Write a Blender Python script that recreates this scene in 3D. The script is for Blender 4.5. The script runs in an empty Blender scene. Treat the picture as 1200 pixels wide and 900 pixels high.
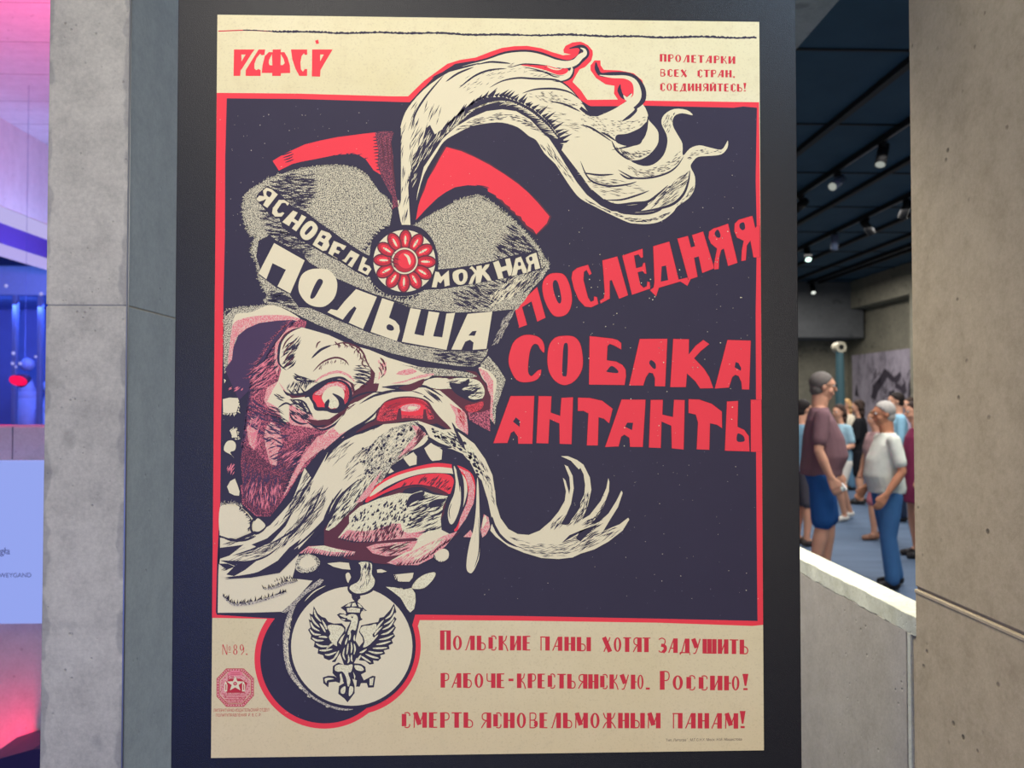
import bpy, bmesh, math, random
from mathutils import Vector, Matrix, noise
from mathutils.geometry import tessellate_polygon

C = bpy.context.scene.collection
PI = math.pi
# ------------------------------------------------------------------ camera
CAM = Vector((0, 0, 1.62)); F = 900.0
YAW = math.atan((600 - 573) / F); PITCH = math.atan((470 - 450) / F)
cd = bpy.data.cameras.new('camera'); cam = bpy.data.objects.new('camera', cd); C.objects.link(cam)
cam.location = CAM
cam.rotation_euler = (PI / 2 + PITCH, 0, -YAW)
cd.sensor_fit = 'HORIZONTAL'; cd.sensor_width = 36; cd.lens = 36 * F / 1200
cd.clip_start = 0.02; cd.clip_end = 100
cd.dof.use_dof = True; cd.dof.focus_distance = 1.5; cd.dof.aperture_fstop = 4.2
bpy.context.scene.camera = cam
ROT = cam.rotation_euler.to_matrix()
def ray(x, y):
    return ROT @ Vector(((x - 600) / F, (450 - y) / F, -1))
def on_y(x, y, Y):
    d = ray(x, y); return CAM + d * ((Y - CAM.y) / d.y)
def on_x(x, y, X):
    d = ray(x, y); return CAM + d * ((X - CAM.x) / d.x)
# ------------------------------------------------------------------ world, lights, exposure
sc = bpy.context.scene
sc.view_settings.view_transform = 'Standard'; sc.view_settings.look = 'None'
sc.view_settings.exposure = -0.14; sc.view_settings.gamma = 1.0
w = bpy.data.worlds.new('world'); sc.world = w; w.use_nodes = True
w.node_tree.nodes['Background'].inputs[0].default_value = (0.75, 0.8, 0.9, 1)
w.node_tree.nodes['Background'].inputs[1].default_value = 0.46
def area(name, loc, target, size, power, col, sy=None, spread=180):
    l = bpy.data.lights.new(name, 'AREA'); l.energy = power; l.color = col
    l.shape = 'RECTANGLE'; l.size = size; l.size_y = sy or size; l.spread = math.radians(spread)
    o = bpy.data.objects.new(name, l); C.objects.link(o); o.location = loc
    o.rotation_euler = (Vector(target) - Vector(loc)).to_track_quat('-Z', 'Y').to_euler(); return o
area('panel_top_light', (-0.15, 0.0, 3.4), (0.0, 1.46, 1.5), 1.3, 9, (1, 0.97, 0.92), 0.5)
area('corridor_fill_light', (0.1, -2.7, 1.9), (0.0, 1.5, 1.6), 1.3, 84, (1, 0.95, 0.82), 1.2)
area('right_wall_fill_light', (-0.65, 0.5, 2.95), (1.15, 1.8, 1.2), 0.5, 9, (1, 0.92, 0.78), 0.8)  # added fill that brightens the right wall from the left
area('passage_fill_light', (0.25, 3.0, 3.4), (1.2, 2.75, 0.7), 0.4, 27, (1, 0.96, 0.88), 0.8, 80)  # added fill for the shaded parapet, unseen behind the board
area('blue_floor_light', (-1.55, -1.2, 0.85), (-0.55, 1.46, 1.0), 0.5, 24, (0.06, 0.15, 1.0), 1.3)
area('cool_side_light', (0.95, 1.0, 2.9), (-0.85, 2.0, 1.5), 0.3, 7, (0.5, 0.74, 1.0), 0.8)
area('hall_light_near', (3.6, 5.6, 4.0), (3.6, 5.6, 0.0), 1.6, 190, (1, 0.97, 0.93), 3.0)
area('hall_light_mid', (5.2, 9.5, 4.0), (5.2, 9.5, 0.0), 2.0, 190, (1, 0.97, 0.92), 3.0)
area('hall_light_far', (5.6, 13.5, 4.0), (5.6, 13.5, 0.0), 2.0, 200, (1, 0.95, 0.9), 3.0)
area('parapet_wash_light', (1.75, 3.4, 3.4), (1.25, 2.9, 1.0), 0.3, 46, (1, 1, 0.92), 2.6)
area('blue_room_light', (-4.5, 7.85, 2.74), (-4.6, 8.8, 1.5), 1.6, 60, (0.22, 0.36, 1.0), 0.8)
area('violet_ceiling_light', (-3.4, 5.4, 2.0), (-3.6, 6.8, 3.9), 0.8, 20, (0.42, 0.48, 1.0), 0.6)
area('case_front_fill_light', (-3.1, 6.3, 2.5), (-4.6, 7.6, 2.5), 0.4, 30, (0.3, 0.45, 1.0), 0.4)  # added out of view to brighten the case lintel
area('pink_ceiling_light', (-2.0, 3.0, 2.6), (-2.5, 3.9, 3.9), 0.4, 130, (1.0, 0.14, 0.36), 0.4)
area('low_wall_light', (-2.4, 2.3, 2.6), (-2.3, 3.4, 1.1), 0.4, 2.5, (0.5, 0.4, 1.0), 0.4)
area('red_floor_light', (-1.93, 3.16, 0.16), (-2.02, 3.38, 0.18), 0.10, 5, (1.0, 0.0, 0.08), 0.10)

# ------------------------------------------------------------------ material helpers
def srgb(r, g, b):
    def f(c):
        c /= 255.0
        return c / 12.92 if c <= 0.04045 else ((c + 0.055) / 1.055) ** 2.4
    return (f(r), f(g), f(b), 1)
class NT:
    def __init__(s, name):
        s.m = bpy.data.materials.new(name); s.m.use_nodes = True; s.t = s.m.node_tree
        s.b = s.t.nodes['Principled BSDF']; s.co = s.t.nodes.new('ShaderNodeTexCoord')
    def n(s, typ, **k):
        o = s.t.nodes.new(typ)
        for a, v in k.items(): setattr(o, a, v)
        return o
    def l(s, a, b): s.t.links.new(a, b)
    def noise(s, scale, detail=3, rough=0.6, vec=None, stretch=None):
        o = s.n('ShaderNodeTexNoise'); o.inputs['Scale'].default_value = scale
        o.inputs['Detail'].default_value = detail; o.inputs['Roughness'].default_value = rough
        src = s.co.outputs['Object']
        if stretch:
            mp = s.n('ShaderNodeMapping'); mp.inputs['Scale'].default_value = stretch[:3]
            if len(stretch) > 3: mp.inputs['Rotation'].default_value = stretch[3]
            s.l(src, mp.inputs[0]); src = mp.outputs[0]
        s.l(src, o.inputs['Vector']); return o.outputs['Fac']
    def ramp(s, fac, stops, interp='LINEAR'):
        r = s.n('ShaderNodeValToRGB'); r.color_ramp.interpolation = interp
        e = r.color_ramp.elements
        while len(e) < len(stops): e.new(0.5)
        for q, (p, c) in zip(e, stops): q.position = p; q.color = c if len(c) == 4 else (*c, 1)
        s.l(fac, r.inputs[0]); return r.outputs[0]
    def mix(s, fac, a, b, mode='MIX'):
        m = s.n('ShaderNodeMix', data_type='RGBA', blend_type=mode)
        for v, i in ((fac, 0), (a, 6), (b, 7)):
            if isinstance(v, (int, float)): m.inputs[i].default_value = v
            elif isinstance(v, tuple): m.inputs[i].default_value = v
            else: s.l(v, m.inputs[i])
        return m.outputs[2]
    def bump(s, h, strength=0.3, dist=0.01, prev=None):
        b = s.n('ShaderNodeBump'); b.inputs['Strength'].default_value = strength; b.inputs['Distance'].default_value = dist
        s.l(h, b.inputs['Height'])
        if prev: s.l(prev, b.inputs['Normal'])
        return b.outputs[0]
    def done(s, col, rough=0.7, normal=None, spec=0.4, metal=0):
        if isinstance(col, tuple): s.b.inputs['Base Color'].default_value = col
        else: s.l(col, s.b.inputs['Base Color'])
        s.b.inputs['Roughness'].default_value = rough
        s.b.inputs['Specular IOR Level'].default_value = spec; s.b.inputs['Metallic'].default_value = metal
        if normal: s.l(normal, s.b.inputs['Normal'])
        return s.m
W1 = (1, 1, 1, 1); K0 = (0, 0, 0, 1)
def plain(name, rgb, rough=0.6, var=0.12, scale=30, spec=0.3, metal=0, bump=0):
    t = NT(name); c = srgb(*rgb); d = tuple(v * (1 - var) for v in c[:3]) + (1,)
    nf = t.noise(scale, 4)
    return t.done(t.mix(nf, d, tuple(min(1, v * (1 + var)) for v in c[:3]) + (1,)), rough,
                  t.bump(nf, bump, 0.005) if bump else None, spec, metal)
def glow(name, rgb, strength=1):
    t = NT(name); t.done((0.01, 0.01, 0.01, 1), 0.5)
    t.b.inputs['Emission Color'].default_value = srgb(*rgb); t.b.inputs['Emission Strength'].default_value = strength
    return t.m
def concrete(name, base, dark, light, pits=60, streak=None, spots=True, pit_s=0.5):
    t = NT(name)
    a = t.noise(2.2, 6, 0.65, stretch=streak); b = t.noise(14, 5, 0.7); c = t.noise(90, 3, 0.7)
    col = t.ramp(a, [(0.3, srgb(*dark)), (0.5, srgb(*base)), (0.72, srgb(*light))])
    col = t.mix(0.45, col, t.ramp(b, [(0.3, srgb(*dark)), (0.6, srgb(*light))]))
    col = t.mix(0.25, col, t.ramp(c, [(0.35, srgb(*dark)), (0.65, srgb(*light))]))
    v = t.n('ShaderNodeTexVoronoi'); v.inputs['Scale'].default_value = pits; t.l(t.co.outputs['Object'], v.inputs['Vector'])
    sel = t.ramp(t.noise(9, 2), [(0.5, K0), (0.62, W1)])
    pit = t.ramp(v.outputs['Distance'], [(0.07, W1), (0.16, K0)])
    pitm = t.mix(1.0, pit, sel, 'MULTIPLY')
    if spots:
        st = t.ramp(t.noise(5.5, 2, 0.5), [(0.64, K0), (0.70, W1)])
        col = t.mix(t.mix(0.6, K0, st), col, tuple(x * 0.72 for x in srgb(*dark)[:3]) + (1,))
    col = t.mix(t.mix(pit_s, K0, pitm), col, tuple(x * 0.35 for x in srgb(*dark)[:3]) + (1,))
    nrm = t.bump(c, 0.25, 0.002); nrm = t.bump(b, 0.2, 0.004, nrm)
    inv = t.n('ShaderNodeInvert'); t.l(pitm, inv.inputs[1])
    nrm = t.bump(inv.outputs[0], 0.6, 0.003, nrm)
    return t.done(col, 0.82, nrm, 0.25)
# ------------------------------------------------------------------ mesh helpers
def obj(name, bm_or_me, mat=None, parent=None, smooth=False):
    if isinstance(bm_or_me, bmesh.types.BMesh):
        bmesh.ops.recalc_face_normals(bm_or_me, faces=bm_or_me.faces)
        me = bpy.data.meshes.new(name); bm_or_me.to_mesh(me); bm_or_me.free()
    else: me = bm_or_me
    o = bpy.data.objects.new(name, me); C.objects.link(o)
    if mat: me.materials.append(mat)
    if smooth:
        for p in me.polygons: p.use_smooth = True
    if parent: o.parent = parent
    return o
def thing(name, label, cat, loc=(0, 0, 0), rz=0, group=None):
    o = bpy.data.objects.new(name, None); C.objects.link(o); o.empty_display_size = 0.1
    o.location = loc; o.rotation_euler = (0, 0, rz); return tag(o, label, cat, group)
def tag(o, label, cat, group=None):
    o['label'] = label; o['category'] = cat
    if group: o['group'] = group
    return o
def struct(o, label=None):
    o['kind'] = 'structure'
    if label: o['label'] = label
    return o
def copy_tree(o, parent=None):
    c = o.copy(); C.objects.link(c)
    if parent: c.parent = parent
    for ch in list(o.children): copy_tree(ch, c)
    return c
def add_box(bm, x0, x1, y0, y1, z0, z1, bevel=0, seg=1, mat=None):
    r = bmesh.ops.create_cube(bm, size=1)
    M = Matrix.Translation(((x0 + x1) / 2, (y0 + y1) / 2, (z0 + z1) / 2)) @ Matrix.Diagonal((abs(x1 - x0), abs(y1 - y0), abs(z1 - z0), 1))
    if mat is not None: M = mat @ M
    bmesh.ops.transform(bm, matrix=M, verts=r['verts'])
    if bevel:
        ed = list({e for v in r['verts'] for e in v.link_edges})
        bmesh.ops.bevel(bm, geom=ed, offset=bevel, segments=seg, affect='EDGES', profile=0.5)
    return r
def box(*a, **k):
    bm = bmesh.new(); add_box(bm, *a, **k); return bm
def add_cyl(bm, p0, p1, r0, r1=None, seg=20):
    p0, p1 = Vector(p0), Vector(p1); d = p1 - p0
    r = bmesh.ops.create_cone(bm, cap_ends=True, segments=seg, radius1=r0, radius2=r0 if r1 is None else r1, depth=d.length)
    M = Matrix.Translation((p0 + p1) / 2) @ d.to_track_quat('Z', 'Y').to_matrix().to_4x4()
    bmesh.ops.transform(bm, matrix=M, verts=r['verts']); return r
def add_ball(bm, c, r, seg=16, scale=(1, 1, 1), rot=None):
    q = bmesh.ops.create_uvsphere(bm, u_segments=seg, v_segments=max(6, seg // 2), radius=r)
    M = Matrix.Translation(c) @ (rot or Matrix.Identity(4)) @ Matrix.Diagonal((*scale, 1))
    bmesh.ops.transform(bm, matrix=M, verts=q['verts'])
def chain(bm, pts, radii, seg=10):
    """overlapping tapered links and balls: becomes one skin under a voxel remesh"""
    for i, (p, r) in enumerate(zip(pts, radii)):
        add_ball(bm, p, r, seg)
        if i: add_cyl(bm, pts[i - 1], p, radii[i - 1], r, seg)
# ------------------------------------------------------------------ materials
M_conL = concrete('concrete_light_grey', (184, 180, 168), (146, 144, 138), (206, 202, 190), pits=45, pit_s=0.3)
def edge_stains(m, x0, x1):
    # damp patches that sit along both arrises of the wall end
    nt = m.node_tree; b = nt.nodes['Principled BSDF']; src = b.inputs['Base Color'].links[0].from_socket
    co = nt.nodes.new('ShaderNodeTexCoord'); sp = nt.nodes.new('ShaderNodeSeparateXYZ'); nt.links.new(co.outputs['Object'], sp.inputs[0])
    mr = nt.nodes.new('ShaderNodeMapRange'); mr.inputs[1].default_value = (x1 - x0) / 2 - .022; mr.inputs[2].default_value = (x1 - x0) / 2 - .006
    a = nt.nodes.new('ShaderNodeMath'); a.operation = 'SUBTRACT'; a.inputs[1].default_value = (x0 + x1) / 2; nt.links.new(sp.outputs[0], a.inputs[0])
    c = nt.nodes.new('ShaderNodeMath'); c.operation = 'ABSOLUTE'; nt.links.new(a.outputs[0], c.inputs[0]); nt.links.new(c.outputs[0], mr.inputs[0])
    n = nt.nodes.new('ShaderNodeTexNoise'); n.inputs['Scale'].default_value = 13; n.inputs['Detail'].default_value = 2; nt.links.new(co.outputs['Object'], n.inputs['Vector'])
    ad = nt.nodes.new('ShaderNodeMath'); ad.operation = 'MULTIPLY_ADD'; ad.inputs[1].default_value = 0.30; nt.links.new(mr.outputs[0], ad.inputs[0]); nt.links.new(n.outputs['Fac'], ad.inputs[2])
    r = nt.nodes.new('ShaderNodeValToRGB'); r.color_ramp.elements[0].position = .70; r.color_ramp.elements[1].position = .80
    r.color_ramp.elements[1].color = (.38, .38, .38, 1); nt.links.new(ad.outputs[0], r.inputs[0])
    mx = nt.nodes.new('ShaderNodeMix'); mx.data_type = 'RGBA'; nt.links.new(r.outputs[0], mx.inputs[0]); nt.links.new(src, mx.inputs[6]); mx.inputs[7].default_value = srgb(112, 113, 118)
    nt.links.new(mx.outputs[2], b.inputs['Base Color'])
M_conS = concrete('concrete_smooth_cool_lit', (146, 158, 172), (130, 142, 156), (162, 174, 186), pits=30, spots=False, pit_s=0.1, streak=(1, 1, 0.3))  # bluish tone paints in the cool light on the left wall's side face
M_conR = concrete('concrete_beige', (186, 168, 138), (162, 145, 117), (204, 186, 155), pits=20, streak=(1.5, 1.5, 0.45), spots=False, pit_s=0.85)
M_conP = concrete('concrete_taupe', (174, 165, 152), (156, 147, 136), (194, 186, 174), pits=30, streak=(1, 1, 0.5), spots=False, pit_s=0.2)
M_cap = concrete('concrete_cap_pale', (214, 213, 192), (184, 182, 156), (232, 232, 216), pits=60, spots=False, pit_s=0.6)
M_conC = concrete('concrete_ceiling', (170, 172, 165), (140, 142, 136), (190, 192, 184), pits=25)
M_conH = concrete('concrete_hall', (120, 118, 104), (96, 94, 84), (142, 138, 122), pits=12)
M_conV = concrete('concrete_boarded', (206, 204, 208), (190, 188, 194), (218, 216, 220), pits=20, streak=(1, 6, 1), spots=False)
def panel_mat():
    t = NT('black_satin_laminate')
    n1 = t.noise(620, 2, 0.7); n2 = t.noise(3, 3)
    c = t.mix(n1, srgb(4, 4, 7), srgb(31, 31, 40))
    nrm = t.bump(n1, 0.6, 0.001)
    t.done(c, 0.34, nrm, 0.4); return t.m
M_panel = panel_mat()
M_metal = plain('brushed_metal', (150, 152, 155), 0.35, 0.05, metal=0.9)
M_black = plain('black_metal', (20, 20, 22), 0.5)
M_white = plain('white_plastic', (225, 225, 222), 0.4, 0.03)

# ------------------------------------------------------------------ structure
def room(name, bm, mat, label=None, parent=None, smooth=False):
    o = obj(name, bm, mat, parent, smooth)
    if not parent: struct(o, label)
    return o
def carpet():
    t = NT('blue_grey_carpet'); a = t.noise(1.4, 4, stretch=(0.6, 3, 1)); b = t.noise(220, 2)
    c = t.mix(a, srgb(38, 58, 88), srgb(96, 118, 146)); c = t.mix(0.3, c, t.mix(b, srgb(20, 32, 50), srgb(120, 140, 165)))
    return t.done(c, 0.75, t.bump(b, 0.3, 0.003), 0.3)
room('floor', box(-9, 10, -3, 19, -0.1, 0), carpet(), 'blue-grey carpeted floor running through the hall')
# left concrete wall end: front face px 60..150 at depth YL
YL = 1.80
xl0 = on_y(52, 470, YL).x; xl1 = on_y(147, 470, YL).x
zj = on_y(100, 358, YL).z
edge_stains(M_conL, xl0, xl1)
wl = struct(bpy.data.objects.new('wall_left', None), 'grey concrete wall end left of the poster panel'); C.objects.link(wl)
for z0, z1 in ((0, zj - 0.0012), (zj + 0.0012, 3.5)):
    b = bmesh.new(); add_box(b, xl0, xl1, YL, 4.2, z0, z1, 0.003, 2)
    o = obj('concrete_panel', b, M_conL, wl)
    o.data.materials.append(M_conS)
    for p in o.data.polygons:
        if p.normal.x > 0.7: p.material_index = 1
obj('joint_filler', box(xl0 + 0.003, xl1 - 0.003, YL + 0.003, 4.19, zj - 0.01, zj + 0.01), plain('joint_grey', (150, 150, 148)), wl)
obj('edge_bead', box(xl1 - 0.0005, xl1 + 0.0035, YL - 0.0015, YL + 0.004, 0, 3.5, 0.0008), M_metal, wl)
# right wall (parallel to the view), parapet behind it
XR = 1.15; YR = XR / ((1077.5 - 573) / F)
wr = struct(bpy.data.objects.new('wall_right', None), 'beige pitted concrete wall filling the right edge'); C.objects.link(wr)
zjr = 1.62 - 0.4372 * XR
for k, (z0, z1) in enumerate(((0, zjr - 0.003), (zjr + 0.003, 3.5))):
    b = bmesh.new(); add_box(b, XR, XR + 0.25, -2.2, YR, z0, z1, 0.004, 2)
    obj('concrete_panel', b, M_conR, wr)
obj('joint_filler', box(XR + 0.005, XR + 0.245, -2.19, YR - 0.004, zjr - 0.01, zjr + 0.01), plain('joint_beige', (150, 138, 120)), wr)
b = bmesh.new(); add_box(b, XR - 0.0025, XR + 0.01, -2.2, YR, zjr - 0.014, zjr - 0.004, 0.002, 1)
obj('mortar_lip', b, M_conR, wr)
# parapet
XP = 1.18; ztop = 1.62 - 0.507 * XP; xp2 = XP * 0.507 / 0.468; zcb = 1.62 - 0.5525 * XP
pp = struct(bpy.data.objects.new('wall_parapet', None), 'low concrete parapet between the poster panel and the beige wall'); C.objects.link(pp)
b = bmesh.new(); add_box(b, XP, xp2, YR + 0.004, 7.5, zcb, ztop, 0.002, 1)
bmesh.ops.subdivide_edges(b, edges=[e for e in b.edges if e.calc_length() > 2], cuts=160, use_grid_fill=True)
random.seed(3)
for v in b.verts:
    if v.co.x < XP + 0.02: v.co.x += random.uniform(-0.0015, 0.003)
    if v.co.z < zcb + 0.004: v.co.z += random.uniform(-0.003, 0.003)
obj('parapet_cap', b, M_cap, pp)
b = bmesh.new(); add_box(b, XP + 0.001, xp2, 2.157, 7.5, 0, zcb)
obj('parapet_body', b, M_conP, pp)
b = bmesh.new(); add_box(b, XP + 0.002, xp2, 2.132, 2.154, 0, zcb, 0.003, 1)
obj('joint_filler', b, M_cap, pp)
b = bmesh.new(); add_box(b, XP + 0.006, xp2, YR + 0.004, 2.129, 0, zcb, 0.002, 1)
obj('edge_strip', b, M_conR, pp)
# corridor ceiling slab and upper parts
room('ceiling_corridor', box(xl0, 1.64, -3, 7.5, 3.5, 3.8), M_conC, 'pale concrete ceiling slab above the poster panel')
# hall (right)
HX = 7.8; HY = 17.2; HZ = 4.2
def dark_ceiling():
    t = NT('dark_blue_ceiling'); a = t.noise(2, 3); return t.done(t.mix(a, srgb(34, 62, 80), srgb(56, 86, 104)), 0.7, None, 0.3)
room('ceiling_hall', box(1.64, HX + 0.6, 1.5, HY + 0.3, HZ, HZ + 0.15), dark_ceiling(), 'dark teal hall ceiling')
hb = struct(bpy.data.objects.new('ceiling_beams', None), 'black ribs running along the dark hall ceiling'); C.objects.link(hb)
for r_ in (0.814, 0.58, 0.445, 0.399, 0.362):
    x = (HZ - 1.62) / r_
    obj('ceiling_rib', box(x - 0.032, x + 0.032, 2.5, HY, HZ - 0.05, HZ + 0.001), M_black, hb)
for k in range(9):
    y = 4 + k * 1.5
    obj('cross_rib', box(1.7, HX, y - 0.012, y + 0.012, HZ - 0.012, HZ + 0.001), M_black, hb)
room('wall_back', box(1.3, HX + 0.6, HY, HY + 0.25, 0, HZ), M_conH, 'grey concrete back wall of the hall')
room('wall_hall_right', box(HX + 0.35, HX + 0.6, 2, HY, 0, HZ), M_conH, 'far side wall of the hall behind the mural')
b = bmesh.new(); add_box(b, HX, HX + 0.35, 3, HY, 1.62 + 0.255 * HX, HZ, 0.01)
room('trim_1', b, M_conH, 'concrete beam along the top of the hall side wall')
p = on_y(1013, 396, HY - 0.9); q = on_y(900, 335, HY - 0.9)
room('trim_2', box(q.x, p.x, HY - 0.9, HY, p.z, HZ, 0.02), concrete('concrete_soffit', (92, 94, 96), (80, 82, 84), (104, 106, 108)), 'dark grey boxed soffit on the back wall')
room('wall_hall_left', box(1.3, 1.5, 7.5, HY, 0, HZ), M_conH, 'hall side wall beyond the parapet')
room('wall_hall_edge', box(3.94, 4.3, 7.02, 7.09, 0, 3.4) if False else box(HX - 0.02, HX + 0.35, 13.75, 13.95, 0, 1.62 + 0.255 * HX), M_conH, 'pale pier at the right end of the mural')
# mural on hall side wall
def mural_mat():
    t = NT('mural_print'); a = t.noise(1.1, 6, 0.75, stretch=(1, 1.2, 0.7)); b = t.noise(5, 5, 0.8, stretch=(1, 1, 0.5))
    c = t.ramp(a, [(0.36, srgb(96, 90, 100)), (0.5, srgb(156, 148, 160)), (0.62, srgb(176, 168, 180))])
    return t.done(t.mix(0.3, c, t.ramp(b, [(0.35, srgb(80, 74, 84)), (0.6, srgb(180, 172, 184))])), 0.8)
mz = 1.62 + 0.13 * HX
mu = thing('wall_mural', 'pale lilac mural with dark charcoal figures on the far hall wall', 'mural', (HX + 0.30, 15.1, 0))
obj('mural_sheet', box(-0.02, 0.03, -1.15, 1.75, 0.3, mz, 0), mural_mat(), mu)
def mpt(x, y):
    q = on_x(x, y, HX + 0.28); return (q.y - 15.1, q.z)
bm = bmesh.new()
def mural_shape(pts):
    vs = [bm.verts.new((-0.024, *mpt(*p))) for p in pts]; bm.faces.new(vs)
mZ = lambda u, v: (930 + u * .2112, 290 + v * .2112)
for s_ in ([(430, 830), (445, 760), (480, 715), (505, 670), (530, 690), (560, 720), (590, 690), (600, 710), (580, 750), (545, 745), (520, 720), (500, 760), (470, 800), (455, 850)],
           [(560, 740), (600, 770), (620, 740), (628, 800), (610, 820), (590, 790), (565, 780)],
           [(640, 860), (638, 760), (655, 700), (665, 860)], [(340, 820), (350, 750), (362, 830)],
           [(530, 800), (560, 790), (556, 860), (520, 870)], [(650, 620), (666, 605), (666, 640)]):
    mural_shape([mZ(*p) for p in s_])
rm = random.Random(4)
for _ in range(46):
    u, v = rm.uniform(430, 660), rm.uniform(690, 880); a_, l_ = rm.uniform(-2, -1), rm.uniform(12, 45); w_ = rm.uniform(2, 6)
    mural_shape([mZ(u, v), mZ(u + w_, v), mZ(u + math.cos(a_) * l_ + w_ * .6, v + math.sin(a_) * l_), mZ(u + math.cos(a_) * l_, v + math.sin(a_) * l_)])
bm.normal_update()
obj('charcoal_figures', bm, plain('mural_charcoal', (62, 56, 66), 0.85), mu)
# track lights
def track(x, label):
    t = thing('light_track', label, 'track', (x, 3.0, HZ - 0.035))
    obj('rail', box(-0.022, 0.022, 0, HY - 3.3, -0.03, 0.03, 0.004), M_black, t)
    obj('rail_groove', box(-0.007, 0.007, 0.02, HY - 3.32, -0.032, -0.0295), M_metal, t)
    return x
TX1, TX2, TX3 = (HZ - 1.62) / 0.675, (HZ - 1.62) / 0.497, (HZ - 1.62) / 0.375
track(TX1, 'nearest black spotlight rail crossing the dark ceiling')
track(TX2, 'second black spotlight rail further into the hall')
track(TX3, 'farthest black spotlight rail near the hall side wall')
M_lit = glow('spot_lens_lit', (215, 255, 240), 4); M_dim = glow('spot_lens_dim', (190, 195, 185), 0.7)
def spot(x, px, aim, lab, lens, body=None):
    y = x / ((px - 573) / F)
    t = thing('track_spotlight', lab, 'spotlight', (x, y, HZ - 0.065), group='spotlights on the ceiling rails')
    obj('bracket', box(-0.02, 0.02, -0.05, 0.05, -0.05, 0, 0.005), M_black, t)
    d = Vector(aim).normalized(); c = Vector((0, 0, -0.11))
    b = bmesh.new(); add_cyl(b, c - d * 0.10, c + d * 0.13, 0.052, 0.052, 24)
    add_cyl(b, (0, 0, -0.02), (0, 0, -0.12), 0.012)
    obj('lamp_housing', b, body or M_black, t, True)
    b = bmesh.new(); add_cyl(b, c + d * 0.125, c + d * 0.134, 0.044, 0.044, 24); obj('lens', b, lens, t)
M_gb = plain('grey_blue_metal', (96, 108, 134), 0.4)
spot(TX1, 1044, (-0.35, -0.3, -1), 'black spotlight with pale round lens, nearest the beige wall on the nearest rail', M_dim)
spot(TX1, 989, (-0.9, -0.7, -0.75), 'tilted spotlight with a blue-grey rim, middle of the nearest rail', M_dim, M_gb)
spot(TX1, 945, (-0.9, -0.6, -0.7), 'black spotlight on the nearest rail beside the poster panel', M_black)
spot(TX2, 1072, (-0.2, 0.5, -1), 'black spotlight half hidden by the beige wall on the second rail', M_black)
spot(TX2, 1024, (0.8, 0.2, -1), 'black unlit spotlight leaning right on the second rail', M_black)
spot(TX2, 985, (0.05, 0.3, -1), 'blue-grey spotlight hanging straight down on the second rail', M_black, M_gb)
spot(TX2, 952, (-0.1, -0.5, -0.8), 'brightly lit spotlight on the second rail beside the poster panel', M_lit)
spot(TX3, 958, (-0.1, -0.5, -0.8), 'small faintly lit spotlight on the farthest rail', glow('spot_lens_soft', (220, 225, 215), 1.6))
# post with round head in the hall
q = on_y(984, 407, 12.6)
t = thing('viewing_post', 'teal post with a round white rimmed head behind the man in the mauve shirt', 'post', (q.x, 12.6, 0))
b = bmesh.new(); add_cyl(b, (0, 0, 0), (0, 0, q.z - 0.06), 0.11, 0.06, 24); obj('post', b, plain('teal_paint', (62, 92, 100), 0.5), t, False)
b = bmesh.new(); add_cyl(b, (0, 0.12, q.z), (0, -0.06, q.z), 0.088, 0.088, 28); obj('round_head', b, plain('dull_white', (176, 170, 150), 0.5), t)
b = bmesh.new(); add_cyl(b, (0, -0.05, q.z), (0, -0.065, q.z), 0.045, 0.045, 24); obj('dark_opening', b, M_black, t)

# ------------------------------------------------------------------ left room (blue and red exhibition)
XF = -4.0
zc = 1.62 + 0.58 * 4.0
room('ceiling_left', box(-7, xl0, 1.0, 9.5, zc, zc + 0.2), M_conV, 'board-marked concrete ceiling washed with pink light')
cl = bpy.data.objects['ceiling_left']
b = bmesh.new()
for k in range(14): add_box(b, -6.9, xl0 - 0.1, 2.0 + k * 0.5, 2.006 + k * 0.5, zc - 0.0015, zc + 0.001)
s_ = obj('board_seams', b, plain('seam_grey', (150, 148, 156)), cl); s_['kind'] = 'stuff'
fz1 = 1.62 + 0.375 * 4; fz0 = 1.62 + 0.30 * 4
room('beam_face', box(XF - 0.3, XF, 1.0, 9.4, 1.62 + 0.40 * 4, zc), M_conV, 'long concrete beam under the pink ceiling')
bpy.data.objects['beam_face'].name = 'trim_3'
t = thing('strip_light', 'double white strip light under the concrete beam in the blue room', 'light', (XF, 2.0, 0))
obj('upper_tube', box(-0.05, 0.012, 0, 5.5, 1.62 + 0.365 * 4, 1.62 + 0.398 * 4), glow('led_violet_white', (206, 196, 255), 0.85), t)
obj('lower_tube', box(-0.05, 0.012, 0, 5.5, 1.62 + 0.30 * 4, 1.62 + 0.322 * 4), glow('led_violet_white_low', (200, 186, 255), 0.85), t)
obj('backing_channel', box(-0.12, 0.0, 0, 5.5, 1.62 + 0.322 * 4, 1.62 + 0.365 * 4), plain('violet_panel', (84, 62, 150), 0.5), t)
room('wall_left_back', box(-8, xl0, 9.4, 9.6, 0, zc), plain('blue_plaster', (70, 96, 190), 0.6), 'deep blue lit wall at the back of the left room')
room('wall_left_side', box(-8.2, -7.9, 1, 9.5, 0, zc), plain('blue_plaster_side', (60, 80, 170), 0.6))
b = bmesh.new()
YS = 3.38
YC = 7.6
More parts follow.
